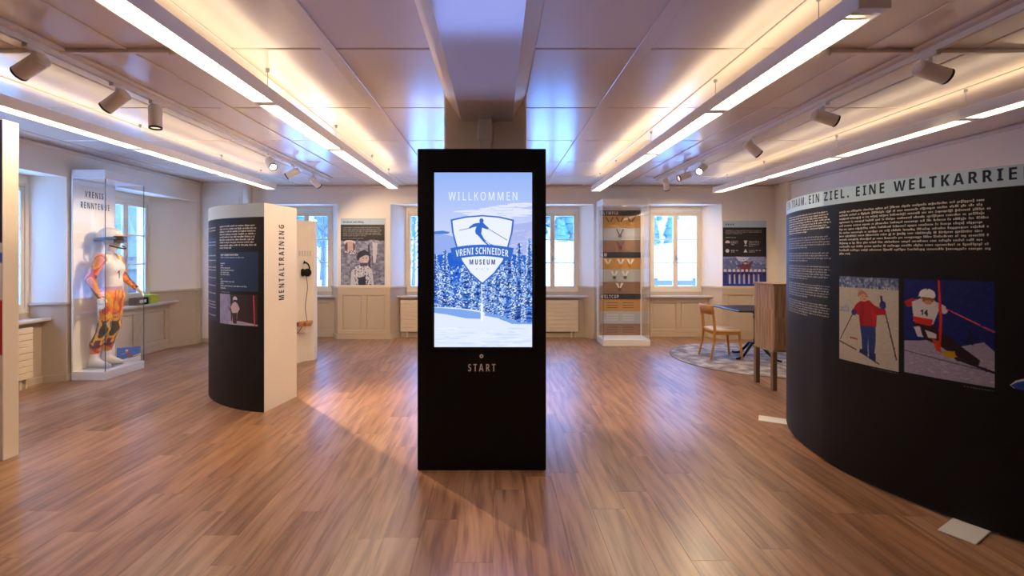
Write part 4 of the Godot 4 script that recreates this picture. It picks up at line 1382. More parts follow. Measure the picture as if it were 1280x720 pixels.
# ------------------------------------------------------------------ posters
func build_posters() -> void:
	var t := thing("wall_poster", "poster with a monochrome portrait of a skier in a dark cap", "poster", Vector3(-2.43, 0.985, -(BACK - 0.012)))
	box("backing_board", t, Vector3(0, 0.607, -0.006), Vector3(0.82, 1.235, 0.010), M.white, 0.002)
	put("print", sheet_mesh(0.80, 1.215), tex_mat("portrait_print", portrait_poster_image(), 0.45), t, Vector3(0, 0.607, 0.0))
	t = thing("wall_poster", "poster with icons and a blue team celebration photograph", "poster", Vector3(4.53, 0.965, -(BACK - 0.012)))
	box("backing_board", t, Vector3(0, 0.595, -0.006), Vector3(0.82, 1.21, 0.010), M.white, 0.002)
	put("print", sheet_mesh(0.795, 1.19), tex_mat("team_print", team_poster_image(), 0.45), t, Vector3(0, 0.595, 0.0))

# ------------------------------------------------------------------ medal showcase
func build_medal_case() -> void:
	var x0 := 1.797
	var x1 := 2.59
	var z0 := 8.06
	var z1 := 8.57
	var t := thing("medal_showcase", "tall glass showcase with gold, silver and bronze bands of medals", "showcase")
	rbox("plinth", t, x0, x1, 0.0, 0.105, z0, z1, M.white, 0.004)
	rbox("top_frame", t, x0, x1, 2.38, 2.48, z0, z1, M.white, 0.004)
	rbox("back_board", t, x0, x1, 0.105, 2.38, z1 - 0.02, z1, M.white, 0.002)
	for q in [[x0, x0 + 0.03]]:
		rbox("corner_post", t, q[0], q[1] - 0.012, 0.105, 2.38, z1 - 0.05, z1 - 0.02, M.white, 0.002)
	rbox("glass_front", t, x0 + 0.006, x1 - 0.006, 0.105, 2.38, z0 + 0.004, z0 + 0.010, M.glass, 0.0)
	rbox("glass_side", t, x0 + 0.002, x0 + 0.008, 0.105, 2.38, z0 + 0.012, z1 - 0.05, M.glass, 0.0)
	rbox("glass_side", t, x1 - 0.008, x1 - 0.002, 0.105, 2.38, z0 + 0.012, z1 - 0.022, M.glass, 0.0)
	for x in [x0 + 0.004, x1 - 0.004]:
		rbox("glass_edge", t, x - 0.003, x + 0.003, 0.105, 2.38, z0 + 0.001, z0 + 0.004, M.glass_edge, 0.0)
	var dl := put("downlight", lathe([Vector2(0.035, 0.0), Vector2(0.032, -0.008), Vector2(0.0, -0.009)], 18), M.lens_dim, t, Vector3(2.22, 2.38, -8.3))
	var l := SpotLight3D.new()
	l.name = "light"
	l.light_color = Color(1.0, 0.9, 0.76)
	l.light_energy = 0.35
	l.light_size = 0.03
	l.spot_angle = 50
	l.spot_angle_attenuation = 0.8
	l.spot_range = 12
	l.shadow_enabled = true
	t.add_child(l, true)
	l.position = Vector3(2.22, 2.365, -8.3)
	l.rotation.x = -PI / 2
	# bands on the back board
	var hh := func(y: float) -> float: return 1.5 - (y - 321.0) * 8.55 / FOCAL
	var ys := [263.0, 270.0, 285.0, 300.0, 315.0, 322.0, 337.0, 352.0, 367.0, 374.0, 389.0, 404.5, 419.5]
	var kinds := ["dark", "gold", "silver", "bronze", "dark", "gold", "silver", "bronze", "dark", "gold", "silver", "bronze"]
	var words := ["OLYMPIA", "", "", "", "WM", "", "", "", "WELTCUP", "", "", ""]
	for i in 12:
		var a: float = hh.call(ys[i + 1])
		var b: float = hh.call(ys[i])
		var zf := z1 - 0.045 if kinds[i] == "dark" else z1 - 0.030
		var o := rbox("band", t, x0 + 0.045, x1 - 0.02, a + 0.001, b - 0.001, zf, z1 - 0.02, M["band_" + kinds[i]], 0.002)
		o.set_meta("label", {"dark": "dark lettered strip", "gold": "gold coloured band", "silver": "silver grey band", "bronze": "bronze brown band"}[kinds[i]])
		if words[i] != "":
			var w: float = {"OLYMPIA": 0.31, "WM": 0.105, "WELTCUP": 0.32}[words[i]]
			put("lettering", letter_mesh(words[i], w, 0.058, 8), M.print_white, t, Vector3(x0 + 0.062 + w / 2, (a + b) / 2, -(zf - 0.002)))
		if i == 9 or i == 10 or i == 11:
			for r in 3:
				for cidx in 2:
					box("small_print_line", t, Vector3(lerpf(x0, x1, 0.34 + cidx * 0.36), lerpf(a, b, 0.3 + r * 0.2), -(zf - 0.001)), Vector3(0.2, 0.008, 0.001), M.print_white if i == 10 else M["band_dark"], 0.0)
	# medals: x fraction, band, ribbon kind
	var list := [
		[762, 1, "dark", "medal on a dark V ribbon nearest the white corner post, topmost gold band", "medals on the topmost gold band"],
		[775, 1, "dark", "medal on a dark V ribbon between two others, topmost gold band", "medals on the topmost gold band"],
		[789, 1, "dark", "medal on a dark V ribbon farthest from the white corner post, topmost gold band", "medals on the topmost gold band"],
		[775, 2, "dark", "medal on a dark V ribbon on the upper silver band", ""],
		[775.5, 3, "plum", "medal on a plum V ribbon on the upper bronze band", ""],
		[760, 5, "pale", "medal on a pale V ribbon nearest the white corner post, gold band under WM", "medals on the gold band under the WM strip"],
		[776, 5, "pale", "medal on a pale V ribbon between two others, gold band under WM", "medals on the gold band under the WM strip"],
		[788, 5, "pale", "medal on a pale V ribbon farthest from the white corner post, gold band under WM", "medals on the gold band under the WM strip"],
		[768, 6, "pale", "medal on a pale V ribbon nearer the white corner post, middle silver band", "medals on the middle silver band"],
		[781.5, 6, "pale", "medal on a pale V ribbon farther from the white corner post, middle silver band", "medals on the middle silver band"],
		[774.5, 7, "pale", "medal on a pale V ribbon on the bronze band above the WELTCUP strip", ""]]
	for m in list:
		var top: float = hh.call(ys[m[1]]) - 0.012
		var bot: float = hh.call(ys[m[1] + 1])
		var x: float = (m[0] - 620.0) * 8.53 / FOCAL
		var d := thing("medal", m[3], "medal", Vector3(x, bot + 0.035, -(z1 - 0.036)), m[4])
		var hgt: float = top - bot - 0.045
		var st := new_st()
		for s in [-1, 1]:
			for k in 2:
				var wid := 0.020
				var xa: float = s * (0.062 - k * 0.026)
				quad(st, Vector3(xa - wid / 2, hgt, 0.002), Vector3(xa + wid / 2, hgt, 0.002), Vector3(s * 0.004 + wid * 0.4, hgt * 0.33, 0.004 + k * 0.001), Vector3(s * 0.004 - wid * 0.4, hgt * 0.33, 0.004 + k * 0.001), Vector3(0, 0, 1))
				if m[2] != "pale":
					break
		put("ribbon", done(st), M["ribbon_" + m[2]], d)
		put("disc", lathe([Vector2(0, 0.006), Vector2(0.026, 0.006), Vector2(0.031, 0.003), Vector2(0.031, -0.003), Vector2(0, -0.004)], 22, Transform3D(Basis(Vector3.RIGHT, PI / 2), Vector3(0, hgt * 0.26, 0.006))), M["medal_" + ["", "gold", "silver", "bronze", "", "gold", "silver", "bronze"][m[1]]], d)

# ------------------------------------------------------------------ chair, table, cabinet, rug
func build_seating() -> void:
	# rug
	var rug := thing("round_rug", "large round grey mottled rug under the chair and the black table", "rug", Vector3(3.86, 0, -7.1))
	put("pile", lathe([Vector2(0, 0.009), Vector2(1.20, 0.009), Vector2(1.207, 0.006)], 96), M.rug, rug)
	put("edging", lathe([Vector2(1.206, 0.007), Vector2(1.213, 0.009), Vector2(1.219, 0.006), Vector2(1.219, 0.0)], 96), M.rug_edge, rug)
	# chair facing +x
	var c := thing("wooden_chair", "beech wood chair with a curved backrest on the round rug", "chair", Vector3(3.34, 0.009, -7.12))
	var st := new_st()
	# saddle seat
	var plan := PackedVector2Array()
	for i in 24:
		var a := TAU * i / 24
		var e := 0.45
		plan.append(Vector2(0.005 + signf(cos(a)) * pow(absf(cos(a)), e) * 0.215, signf(sin(a)) * pow(absf(sin(a)), e) * (0.22 if cos(a) > 0 else 0.20)))
	add_prism(st, plan, 0.412, 0.436)
	put("seat", done(st), M.beech_pale, c)
	st = new_st()
	add_bevel(st, Vector3(0.17, 0.385, 0), Vector3(0.022, 0.05, 0.37), 0.004)
	add_bevel(st, Vector3(-0.17, 0.385, 0), Vector3(0.022, 0.05, 0.36), 0.004)
	for s in [-1, 1]:
		add_bevel(st, Vector3(0, 0.385, s * 0.18), Vector3(0.34, 0.05, 0.022), 0.004)
	put("seat_frame", done(st), M.beech, c)
	for s in [-1, 1]:
		tube("leg", c, [Vector3(0.215, 0.0, s * 0.195), Vector3(0.19, 0.22, s * 0.188), Vector3(0.175, 0.41, s * 0.18)], [0.015, 0.019, 0.021], M.beech, 10)
		tube("leg", c, [Vector3(-0.245, 0.0, s * 0.205), Vector3(-0.20, 0.22, s * 0.195), Vector3(-0.180, 0.43, s * 0.187), Vector3(-0.195, 0.60, s * 0.188), Vector3(-0.228, 0.77, s * 0.190)], [0.015, 0.019, 0.021, 0.019, 0.016], M.beech, 10)
	st = new_st()
	st.set_smooth_group(1)
	var n := 14
	for i in n:
		var v: Array = []
		for k in 2:
			var u := lerpf(-1, 1, float(i + k) / n)
			var bx := -0.212 - 0.055 * (1 - u * u)
			v.append([Vector3(bx, 0.655, u * 0.215), Vector3(bx - 0.024, 0.785, u * 0.218)])
		var th := Vector3(0.02, 0.004, 0)
		quad(st, v[0][0], v[1][0], v[1][1], v[0][1], Vector3(-1, 0, 0))
		quad(st, v[0][0] + th, v[1][0] + th, v[1][1] + th, v[0][1] + th, Vector3(1, 0, 0))
		quad(st, v[0][1], v[1][1], v[1][1] + th, v[0][1] + th, Vector3.UP)
		quad(st, v[0][0], v[1][0], v[1][0] + th, v[0][0] + th, Vector3.DOWN)
		if i == 0:
			quad(st, v[0][0], v[0][1], v[0][1] + th, v[0][0] + th, Vector3(0, 0, -1))
		if i == n - 1:
			quad(st, v[1][0], v[1][1], v[1][1] + th, v[1][0] + th, Vector3(0, 0, 1))
	put("backrest", done(st), M.beech, c)
	# pedestal table
	var t := thing("pedestal_table", "black pedestal table with splayed curved feet on the round rug", "table", Vector3(3.85, 0.009, -7.12))
	box("table_top", t, Vector3(0, 0.722, 0), Vector3(0.90, 0.026, 0.80), M.navy_top, 0.008)
	put("pedestal", lathe([Vector2(0.0, 0.16), Vector2(0.035, 0.16), Vector2(0.045, 0.20), Vector2(0.032, 0.24), Vector2(0.024, 0.30), Vector2(0.024, 0.56), Vector2(0.034, 0.60), Vector2(0.026, 0.64), Vector2(0.10, 0.70), Vector2(0.13, 0.709)], 20), M.dark_metal, t)
	for k in 4:
		var a := PI / 4 + k * PI / 2 + 0.35
		var d := Vector3(cos(a), 0, sin(a))
		tube("foot", t, [d * 0.02 + Vector3(0, 0.21, 0), d * 0.10 + Vector3(0, 0.20, 0), d * 0.19 + Vector3(0, 0.11, 0), d * 0.27 + Vector3(0, 0.035, 0), d * 0.35 + Vector3(0, 0.016, 0), d * 0.40 + Vector3(0, 0.016, 0)], [0.026, 0.024, 0.020, 0.017, 0.016, 0.014], M.dark_metal, 10)
	# cabinet on legs
	var cb := thing("wooden_cabinet", "walnut-toned cabinet on square legs beside the curved black wall", "cabinet", Vector3(3.49, 0, -5.565))
	var sts := new_st()
	add_bevel(sts, Vector3(0, 0.815, 0), Vector3(0.78, 0.735, 0.39), 0.003)
	put("body", done(sts), M.walnut, cb)
	box("top_board", cb, Vector3(0, 1.190, 0), Vector3(0.804, 0.018, 0.414), M.walnut, 0.003)
	box("bottom_board", cb, Vector3(0, 0.441, 0), Vector3(0.80, 0.018, 0.41), M.walnut, 0.003)
	for s in [-1, 1]:
		var dr := box("door", cb, Vector3(s * 0.194, 0.815, 0.202), Vector3(0.383, 0.715, 0.014), M.walnut, 0.003)
		put("knob", lathe([Vector2(0.008, 0.0), Vector2(0.008, 0.012), Vector2(0.014, 0.02), Vector2(0, 0.026)], 12, Transform3D(Basis(Vector3.RIGHT, PI / 2), Vector3(-s * 0.16, 0, 0.007))), M.dark_metal, dr)
		for q in [-1, 1]:
			box("leg", cb, Vector3(s * 0.37, 0.216, q * 0.175), Vector3(0.05, 0.432, 0.05), M.walnut_dark, 0.003)

# ------------------------------------------------------------------ race suit showcase
func build_suit_case() -> void:
	var x0 := LEFT + 0.028
	var x1 := -4.74
	var z0 := 5.82
	var z1 := 6.47
	var t := thing("suit_showcase", "tall glass showcase lettered VRENIS RENNTENUE around the race suit mannequin", "showcase")
	rbox("plinth", t, x0, x1, 0.0, 0.105, z0, z1, M.white, 0.004)
	rbox("top_cap", t, x0, x1, 2.45, 2.56, z0, z1, M.white, 0.004)
	rbox("back_board", t, x0, x0 + 0.02, 0.105, 2.45, z0, z1, M.white, 0.002)
	rbox("glass_front", t, x1 - 0.010, x1 - 0.004, 0.105, 2.45, z0 + 0.012, z1 - 0.012, M.glass, 0.0)
	rbox("glass_side", t, x0 + 0.022, x1 - 0.004, 0.105, 2.45, z0 + 0.004, z0 + 0.010, M.glass, 0.0)
	rbox("glass_side", t, x0 + 0.022, x1 - 0.004, 0.105, 2.45, z1 - 0.010, z1 - 0.004, M.glass, 0.0)
	for z in [z0 + 0.006, z1 - 0.006]:
		rbox("glass_edge", t, x1 - 0.006, x1, 0.105, 2.45, z - 0.003, z + 0.003, M.glass_edge, 0.0)
	for w in [["VRENIS", 2.285, 0.28, 6.13], ["RENNTENUE", 2.145, 0.44, 6.15]]:
		var o := put("lettering", letter_mesh(w[0], w[2], 0.078, 8), M.ink, t, Vector3(x0 + 0.0225, w[1], -w[3]))
		o.rotation.y = PI / 2
	# card leaning at the front
	var cd := thing("photo_card", "blue ski photograph card propped on the showcase plinth", "card", Vector3(-4.875, 0.105, -6.37))
	cd.rotation.y = deg_to_rad(32)
	var bd := box("card_board", cd, Vector3(0, 0.105, 0), Vector3(0.26, 0.19, 0.006), M.white, 0.001)
	bd.rotation.x = -0.32
	var pr := put("print", sheet_mesh(0.255, 0.186), tex_mat("card_print", card_image(), 0.4), bd, Vector3(0, 0, 0.0036))
	box("easel_foot", cd, Vector3(0, 0.05, -0.055), Vector3(0.05, 0.1, 0.006), M.white, 0.001)
	# small things on the window sill behind
	var bk := thing("black_box", "small black box on the window sill behind the race suit showcase", "box", Vector3(-5.42, 0.772, -7.28))
	box("carton", bk, Vector3(0, 0.055, 0), Vector3(0.13, 0.11, 0.24), M.black, 0.004)
	box("carton_label", bk, Vector3(0.066, 0.055, 0.0), Vector3(0.002, 0.045, 0.14), M.print_white, 0.0)
	var gb := thing("green_box", "small yellow-green box next to the black box on the window sill", "box", Vector3(-5.42, 0.772, -7.53))
	box("carton", gb, Vector3(0, 0.07, 0), Vector3(0.13, 0.14, 0.18), M.lime, 0.004)
	box("lid_edge", gb, Vector3(0, 0.118, 0), Vector3(0.134, 0.03, 0.184), M.lime, 0.003)

# ------------------------------------------------------------------ mannequin
func capsule_dist(p: Vector3, b: Array) -> float:
	var a: Vector3 = b[0]
	var ba: Vector3 = b[1] - a
	var t := clampf((p - a).dot(ba) / maxf(ba.length_squared(), 1e-9), 0.0, 1.0)
	return (p - a - ba * t).length() - lerpf(b[2], b[3], t)

func net_mesh(bones: Array, cell: float, k: float, col: Callable) -> ArrayMesh:
	var lo := Vector3(1e9, 1e9, 1e9)
	var hi := -lo
	for b in bones:
		var r: float = maxf(b[2], b[3]) + 3 * cell
		for i in 2:
			lo = lo.min(b[i] - Vector3.ONE * r)
			hi = hi.max(b[i] + Vector3.ONE * r)
	var nx := int((hi.x - lo.x) / cell) + 2
	var ny := int((hi.y - lo.y) / cell) + 2
	var nz := int((hi.z - lo.z) / cell) + 2
	var f := PackedFloat32Array()
	f.resize(nx * ny * nz)
	f.fill(1.0)
	for b in bones:
		var r: float = maxf(b[2], b[3]) + k + 2 * cell
		var p0: Vector3 = ((b[0].min(b[1]) - Vector3.ONE * r - lo) / cell).floor().max(Vector3.ZERO)
		var p1: Vector3 = ((b[0].max(b[1]) + Vector3.ONE * r - lo) / cell).ceil().min(Vector3(nx - 1, ny - 1, nz - 1))
		for z in range(int(p0.z), int(p1.z) + 1):
			for y in range(int(p0.y), int(p1.y) + 1):
				var row := (z * ny + y) * nx
				for x in range(int(p0.x), int(p1.x) + 1):
					var d := capsule_dist(lo + Vector3(x, y, z) * cell, b)
					var o := f[row + x]
					var h := maxf(k - absf(d - o), 0.0) / k
					f[row + x] = minf(d, o) - h * h * k * 0.25
	var index := PackedInt32Array()
	index.resize(nx * ny * nz)
	index.fill(-1)
	var vs := PackedVector3Array()
	var step := [1, nx, nx * ny]
	var corners := [0, 1, nx, nx + 1, nx * ny, nx * ny + 1, nx * ny + nx, nx * ny + nx + 1]
	var cpos := [Vector3(0, 0, 0), Vector3(1, 0, 0), Vector3(0, 1, 0), Vector3(1, 1, 0), Vector3(0, 0, 1), Vector3(1, 0, 1), Vector3(0, 1, 1), Vector3(1, 1, 1)]
	var edges := [[0, 1], [2, 3], [4, 5], [6, 7], [0, 2], [1, 3], [4, 6], [5, 7], [0, 4], [1, 5], [2, 6], [3, 7]]
	for z in nz - 1:
		for y in ny - 1:
			var row := (z * ny + y) * nx
			for x in nx - 1:
				var i := row + x
				if f[i] > 3.0 * cell:
					continue
				var inside := 0
				for c in 8:
					if f[i + corners[c]] < 0.0:
						inside += 1
				if inside == 0 or inside == 8:
					continue
				var sum := Vector3.ZERO
				var cnt := 0
				for e in edges:
					var va := f[i + corners[e[0]]]
					var vb := f[i + corners[e[1]]]
					if (va < 0.0) != (vb < 0.0):
						sum += cpos[e[0]].lerp(cpos[e[1]], va / (va - vb))
						cnt += 1
				index[i] = vs.size()
				vs.append(lo + (Vector3(x, y, z) + sum / cnt) * cell)
	var tris := PackedInt32Array()
	for z in range(1, nz - 1):
		for y in range(1, ny - 1):
			for x in range(1, nx - 1):
				var i := (z * ny + y) * nx + x
				if absf(f[i]) > 2.0 * cell:
					continue
				for ax in 3:
					var j: int = i + step[ax]
					if (f[i] < 0.0) == (f[j] < 0.0):
						continue
					var u: int = step[(ax + 1) % 3]
					var v: int = step[(ax + 2) % 3]
					var q := [index[i], index[i - u], index[i - u - v], index[i - v]]
					if q.has(-1):
						continue
					var n := (vs[q[1]] - vs[q[0]]).cross(vs[q[2]] - vs[q[0]])
					var out := Vector3.ZERO
					out[ax] = 1.0 if f[i] < 0.0 else -1.0
					var order := [0, 1, 2, 0, 2, 3] if n.dot(out) < 0.0 else [0, 2, 1, 0, 3, 2]
					for w in order:
						tris.append(q[w])
	var ns := PackedVector3Array()
	ns.resize(vs.size())
	for t in range(0, tris.size(), 3):
		var n := (vs[tris[t + 2]] - vs[tris[t]]).cross(vs[tris[t + 1]] - vs[tris[t]])
		for w in 3:
			ns[tris[t + w]] += n
	var cs := PackedColorArray()
	for i in vs.size():
		ns[i] = ns[i].normalized()
		cs.append(col.call(vs[i]).srgb_to_linear())
	var arr := []
	arr.resize(Mesh.ARRAY_MAX)
	arr[Mesh.ARRAY_VERTEX] = vs
	arr[Mesh.ARRAY_NORMAL] = ns
	arr[Mesh.ARRAY_COLOR] = cs
	arr[Mesh.ARRAY_INDEX] = tris
	var mesh := ArrayMesh.new()
	mesh.add_surface_from_arrays(Mesh.PRIMITIVE_TRIANGLES, arr)
	return mesh

func suit_color(p: Vector3, arm: bool, hand: bool) -> Color:
	var orange := srgb(238, 132, 26)
	var yellow := srgb(246, 178, 44)
	var red := srgb(206, 52, 34)
	var dark := srgb(32, 22, 24)
	var white := srgb(238, 234, 230)
	if hand:
		return white
	# flames run along the limbs: bands over the angle round the body, bent by height
	var wave := sin(p.z * 92.0 + p.x * 60.0 + sin(p.y * 20.0) * 1.6)
	var lick := sin(p.y * 30.0 + p.x * 38.0 - p.z * 20.0)
	if arm:
		if wave > 0.62:
			return red
		if lick < -0.80 and p.y < 1.20:
			return dark
		return orange if wave < 0.0 else yellow
	if p.y > 1.46:
		return srgb(222, 206, 196)
	if p.y > 0.97 and p.y < 1.02:
		return srgb(206, 160, 200)
	if p.y > 0.985:
		return srgb(236, 232, 232)      # bib
	if p.y < 0.185:
		return white                     # bare mannequin feet
	if p.y < 0.25 + 0.02 * wave:
		return orange if lick < 0.5 else red
	if p.y < 0.32 + 0.03 * wave:
		return srgb(94, 34, 70)
	if p.y < 0.36 + 0.04 * wave:
		return yellow
	if p.y < 0.62 + 0.05 * wave:
		return dark if wave < 0.35 else (srgb(200, 172, 122) if lick < 0.2 else yellow)
	if p.z > 0.10 and p.y < 0.80 and p.x < 0.0:
		return white
	if wave > 0.45:
		return red
	return yellow if lick > -0.1 else orange

func build_mannequin() -> void:
	var t := thing("race_suit_mannequin", "mannequin in an orange racing suit with white bib, helmet and goggles", "mannequin", Vector3(-4.955, 0.105, -6.14))
	t.rotation.y = deg_to_rad(6)
	# local: +x is forwards, +z the side turned to the room's entrance
	var B: Array = []      # torso, head, legs
	for s in [-1.0, 1.0]:
		B.append([Vector3(0.03, 0.90, s * 0.055), Vector3(0.05, 1.06, s * 0.040), 0.098, 0.074])
		B.append([Vector3(0.05, 1.06, s * 0.040), Vector3(0.035, 1.28, s * 0.060), 0.074, 0.088])
		B.append([Vector3(0.075, 1.255, s * 0.06), Vector3(0.07, 1.25, s * 0.06), 0.072, 0.072])
		B.append([Vector3(0.015, 1.36, s * 0.05), Vector3(0.005, 1.375, s * 0.13), 0.068, 0.054])
		B.append([Vector3(0.03, 0.88, s * 0.085), Vector3(0.01, 0.50, s * 0.098), 0.096, 0.064])
		B.append([Vector3(0.01, 0.50, s * 0.098), Vector3(-0.075, 0.30, s * 0.105), 0.062, 0.062])
		B.append([Vector3(-0.075, 0.30, s * 0.105), Vector3(-0.10, 0.09, s * 0.11), 0.060, 0.040])
		B.append([Vector3(-0.12, 0.045, s * 0.11), Vector3(0.08, 0.030, s * 0.118), 0.040, 0.026])
		B.append([Vector3(-0.10, 0.09, s * 0.11), Vector3(0.02, 0.04, s * 0.115), 0.042, 0.034])
	B.append([Vector3(0.01, 1.40, 0), Vector3(0.025, 1.52, 0), 0.056, 0.050])
	B.append([Vector3(0.045, 1.545, 0), Vector3(0.03, 1.62, 0), 0.070, 0.098])
	B.append([Vector3(0.125, 1.555, 0), Vector3(0.10, 1.60, 0), 0.018, 0.018])
	var A: Array = []
	var Hn: Array = []
	# near arm hangs with the hand beside the hip, far arm reaches forwards
	A.append([Vector3(0.005, 1.37, 0.16), Vector3(-0.065, 1.12, 0.225), 0.060, 0.047])
	A.append([Vector3(-0.065, 1.12, 0.225), Vector3(0.03, 0.895, 0.215), 0.046, 0.032])
	A.append([Vector3(0.005, 1.37, -0.16), Vector3(0.05, 1.13, -0.20), 0.060, 0.047])
	A.append([Vector3(0.05, 1.13, -0.20), Vector3(0.235, 0.985, -0.16), 0.046, 0.032])
	for h in [[Vector3(0.03, 0.895, 0.215), Vector3(0.35, -0.93, 0.05), Vector3(0.9, 0.35, -0.1)], [Vector3(0.235, 0.985, -0.16), Vector3(0.80, -0.58, 0.1), Vector3(0.3, 0.5, 0.8)]]:
		var w: Vector3 = h[0]
		var d: Vector3 = h[1].normalized()
		var s: Vector3 = (h[2] - d * h[2].dot(d)).normalized()
		var q := d.cross(s)
		Hn.append([w, w + d * 0.075, 0.027, 0.026])
		Hn.append([w + d * 0.04 + s * 0.016, w + d * 0.08 + s * 0.022, 0.018, 0.016])
		Hn.append([w + d * 0.04 - s * 0.016, w + d * 0.08 - s * 0.022, 0.018, 0.016])
		for k in 4:
			var o := s * (0.030 - 0.020 * k)
			var ln: float = [0.062, 0.072, 0.068, 0.052][k]
			var b0: Vector3 = w + d * 0.082 + o
			var b1: Vector3 = b0 + d * ln * 0.5 + q * 0.008
			Hn.append([b0, b1, 0.0092, 0.0085])
			Hn.append([b1, b1 + d * ln * 0.5 + q * 0.020, 0.0085, 0.0075])
		var t0: Vector3 = w + d * 0.03 + s * 0.028
		Hn.append([t0, t0 + d * 0.03 + s * 0.026, 0.012, 0.0105])
		Hn.append([t0 + d * 0.03 + s * 0.026, t0 + d * 0.06 + s * 0.034 + q * 0.008, 0.0105, 0.0085])
	var colour := func(p: Vector3) -> Color:
		var da := 1e9
		var db := 1e9
		var dh := 1e9
		for b in A:
			da = minf(da, capsule_dist(p, b))
		for b in B:
			db = minf(db, capsule_dist(p, b))
		for b in Hn:
			dh = minf(dh, capsule_dist(p, b))
		return suit_color(p, da < db, dh < minf(da, db) - 0.002)
	var body := net_mesh(B + A, 0.010, 0.04, colour)
	# the hands have a grid of their own, joined into the same mesh
	var hands := net_mesh(Hn, 0.0045, 0.010, colour)
	var st := SurfaceTool.new()
	st.begin(Mesh.PRIMITIVE_TRIANGLES)
	st.append_from(body, 0, Transform3D.IDENTITY)
	st.append_from(hands, 0, Transform3D.IDENTITY)
	put("body", st.commit(), M.suit, t)
	# helmet
	var hs := new_st()
	var prof: Array = []
	for i in 13:
		var a := lerpf(PI / 2, -0.20, i / 12.0)
		prof.append(Vector2(cos(a) * 0.132, sin(a) * 0.150))
	prof.reverse()
	add_lathe(hs, prof, 32, Transform3D(Basis(Vector3(0, 0, 1), 0.10).scaled(Vector3(1.12, 1, 1)), Vector3(0.02, 1.625, 0)))
	var hel := put("helmet", done(hs), M.helmet, t)
	hel.set_meta("label", "white racing helmet with orange brim")
	# short orange brim over the goggles
	hs = new_st()
	for i in 10:
		var u0 := lerpf(-0.75, 0.75, i / 10.0)
		var u1 := lerpf(-0.75, 0.75, (i + 1) / 10.0)
		var e0 := Vector3(0.02 + cos(u0) * 0.146, 1.672, sin(u0) * 0.131)
		var e1 := Vector3(0.02 + cos(u1) * 0.146, 1.672, sin(u1) * 0.131)
		var f0 := Vector3(0.02 + cos(u0) * 0.182, 1.664, sin(u0) * 0.142)
		var f1 := Vector3(0.02 + cos(u1) * 0.182, 1.664, sin(u1) * 0.142)
		quad(hs, e0, e1, f1, f0, Vector3.UP)
		quad(hs, e0 - Vector3(0, 0.012, 0), e1 - Vector3(0, 0.012, 0), f1 - Vector3(0, 0.005, 0), f0 - Vector3(0, 0.005, 0), Vector3.DOWN)
		quad(hs, f0, f1, f1 - Vector3(0, 0.005, 0), f0 - Vector3(0, 0.005, 0), Vector3(1, 0, 0))
	put("brim", done(hs), M.helmet_orange, hel)
	# goggle strap, frame, lens and chin guard
	var strap: Array = []
	for i in 21:
		var a := lerpf(0.7, TAU - 0.7, i / 20.0)
		strap.append(Vector3(0.02 + cos(a) * 0.153, 1.620 + cos(a) * 0.012, sin(a) * 0.139))
	tube("goggle_strap", hel, strap, 0.022, M.goggle_blue, 8)
	var gog := new_st()
	for i in 12:
		var a := lerpf(-0.85, 0.85, i / 12.0)
		var b := lerpf(-0.85, 0.85, (i + 1) / 12.0)
		var pa := Vector3(0.02 + cos(a) * 0.158, 1.612, sin(a) * 0.143)
		var pb := Vector3(0.02 + cos(b) * 0.158, 1.612, sin(b) * 0.143)
		for q in [[-0.038, 0.040, 0.0]]:
			var oa := Vector3(cos(a), 0, sin(a)) * 0.012
			var ob := Vector3(cos(b), 0, sin(b)) * 0.012
			quad(gog, pa + oa + Vector3(0, q[0], 0), pb + ob + Vector3(0, q[0], 0), pb + ob + Vector3(0, q[1], 0), pa + oa + Vector3(0, q[1], 0), pa - Vector3(0.02, 1.612, 0))
			quad(gog, pa + Vector3(0, q[1] + 0.006, 0), pb + Vector3(0, q[1] + 0.006, 0), pb + ob + Vector3(0, q[1], 0), pa + oa + Vector3(0, q[1], 0), Vector3.UP)
			quad(gog, pa + Vector3(0, q[0] - 0.006, 0), pb + Vector3(0, q[0] - 0.006, 0), pb + ob + Vector3(0, q[0], 0), pa + oa + Vector3(0, q[0], 0), Vector3.DOWN)
	put("goggle_lens", done(gog), M.lens_dark, hel)
	var guard: Array = []
	for i in 15:
		var a := lerpf(-1.25, 1.25, i / 14.0)
		guard.append(Vector3(0.035 + cos(a) * 0.155, 1.555 - cos(a) * 0.055, sin(a) * 0.128))
	tube("chin_guard", hel, guard, 0.009, M.black, 8)
	# medal-like pendant cord and bib number
	tube("pendant", t, [Vector3(0.085, 1.435, 0.01), Vector3(0.125, 1.39, 0.012), Vector3(0.135, 1.36, 0.012)], [0.012, 0.014, 0.012], M.medal_gold, 8)
	var one := put("bib_number", letter_mesh("1", 0.030, 0.10, 0), M.ink, t, Vector3(0.137, 1.17, 0.030))
	one.rotation.y = deg_to_rad(70)
	box("base_plate", t, Vector3(-0.03, 0.006, 0.04), Vector3(0.30, 0.008, 0.30), M.steel, 0.002)

# ------------------------------------------------------------------ outdoors
func ground_y(x: float, d: float, n: FastNoiseLite) -> float:
	var c := Vector2(x + 1.0, d - 6.0)
	var r := c.length()
	var y := -0.9
	if r > 14.0:
		y += (r - 14.0) * 0.058
	if r > 110.0:
		y += (r - 110.0) * 0.6
	var az := rad_to_deg(atan2(c.x, c.y))
	y += clampf((-az - 42.0) / 14.0, 0.0, 1.0) * maxf(0.0, r - 12.0) * 0.75
	return y + n.get_noise_2d(x * 0.5, d * 0.5) * (0.25 + clampf(r - 30.0, 0.0, 80.0) * 0.04)

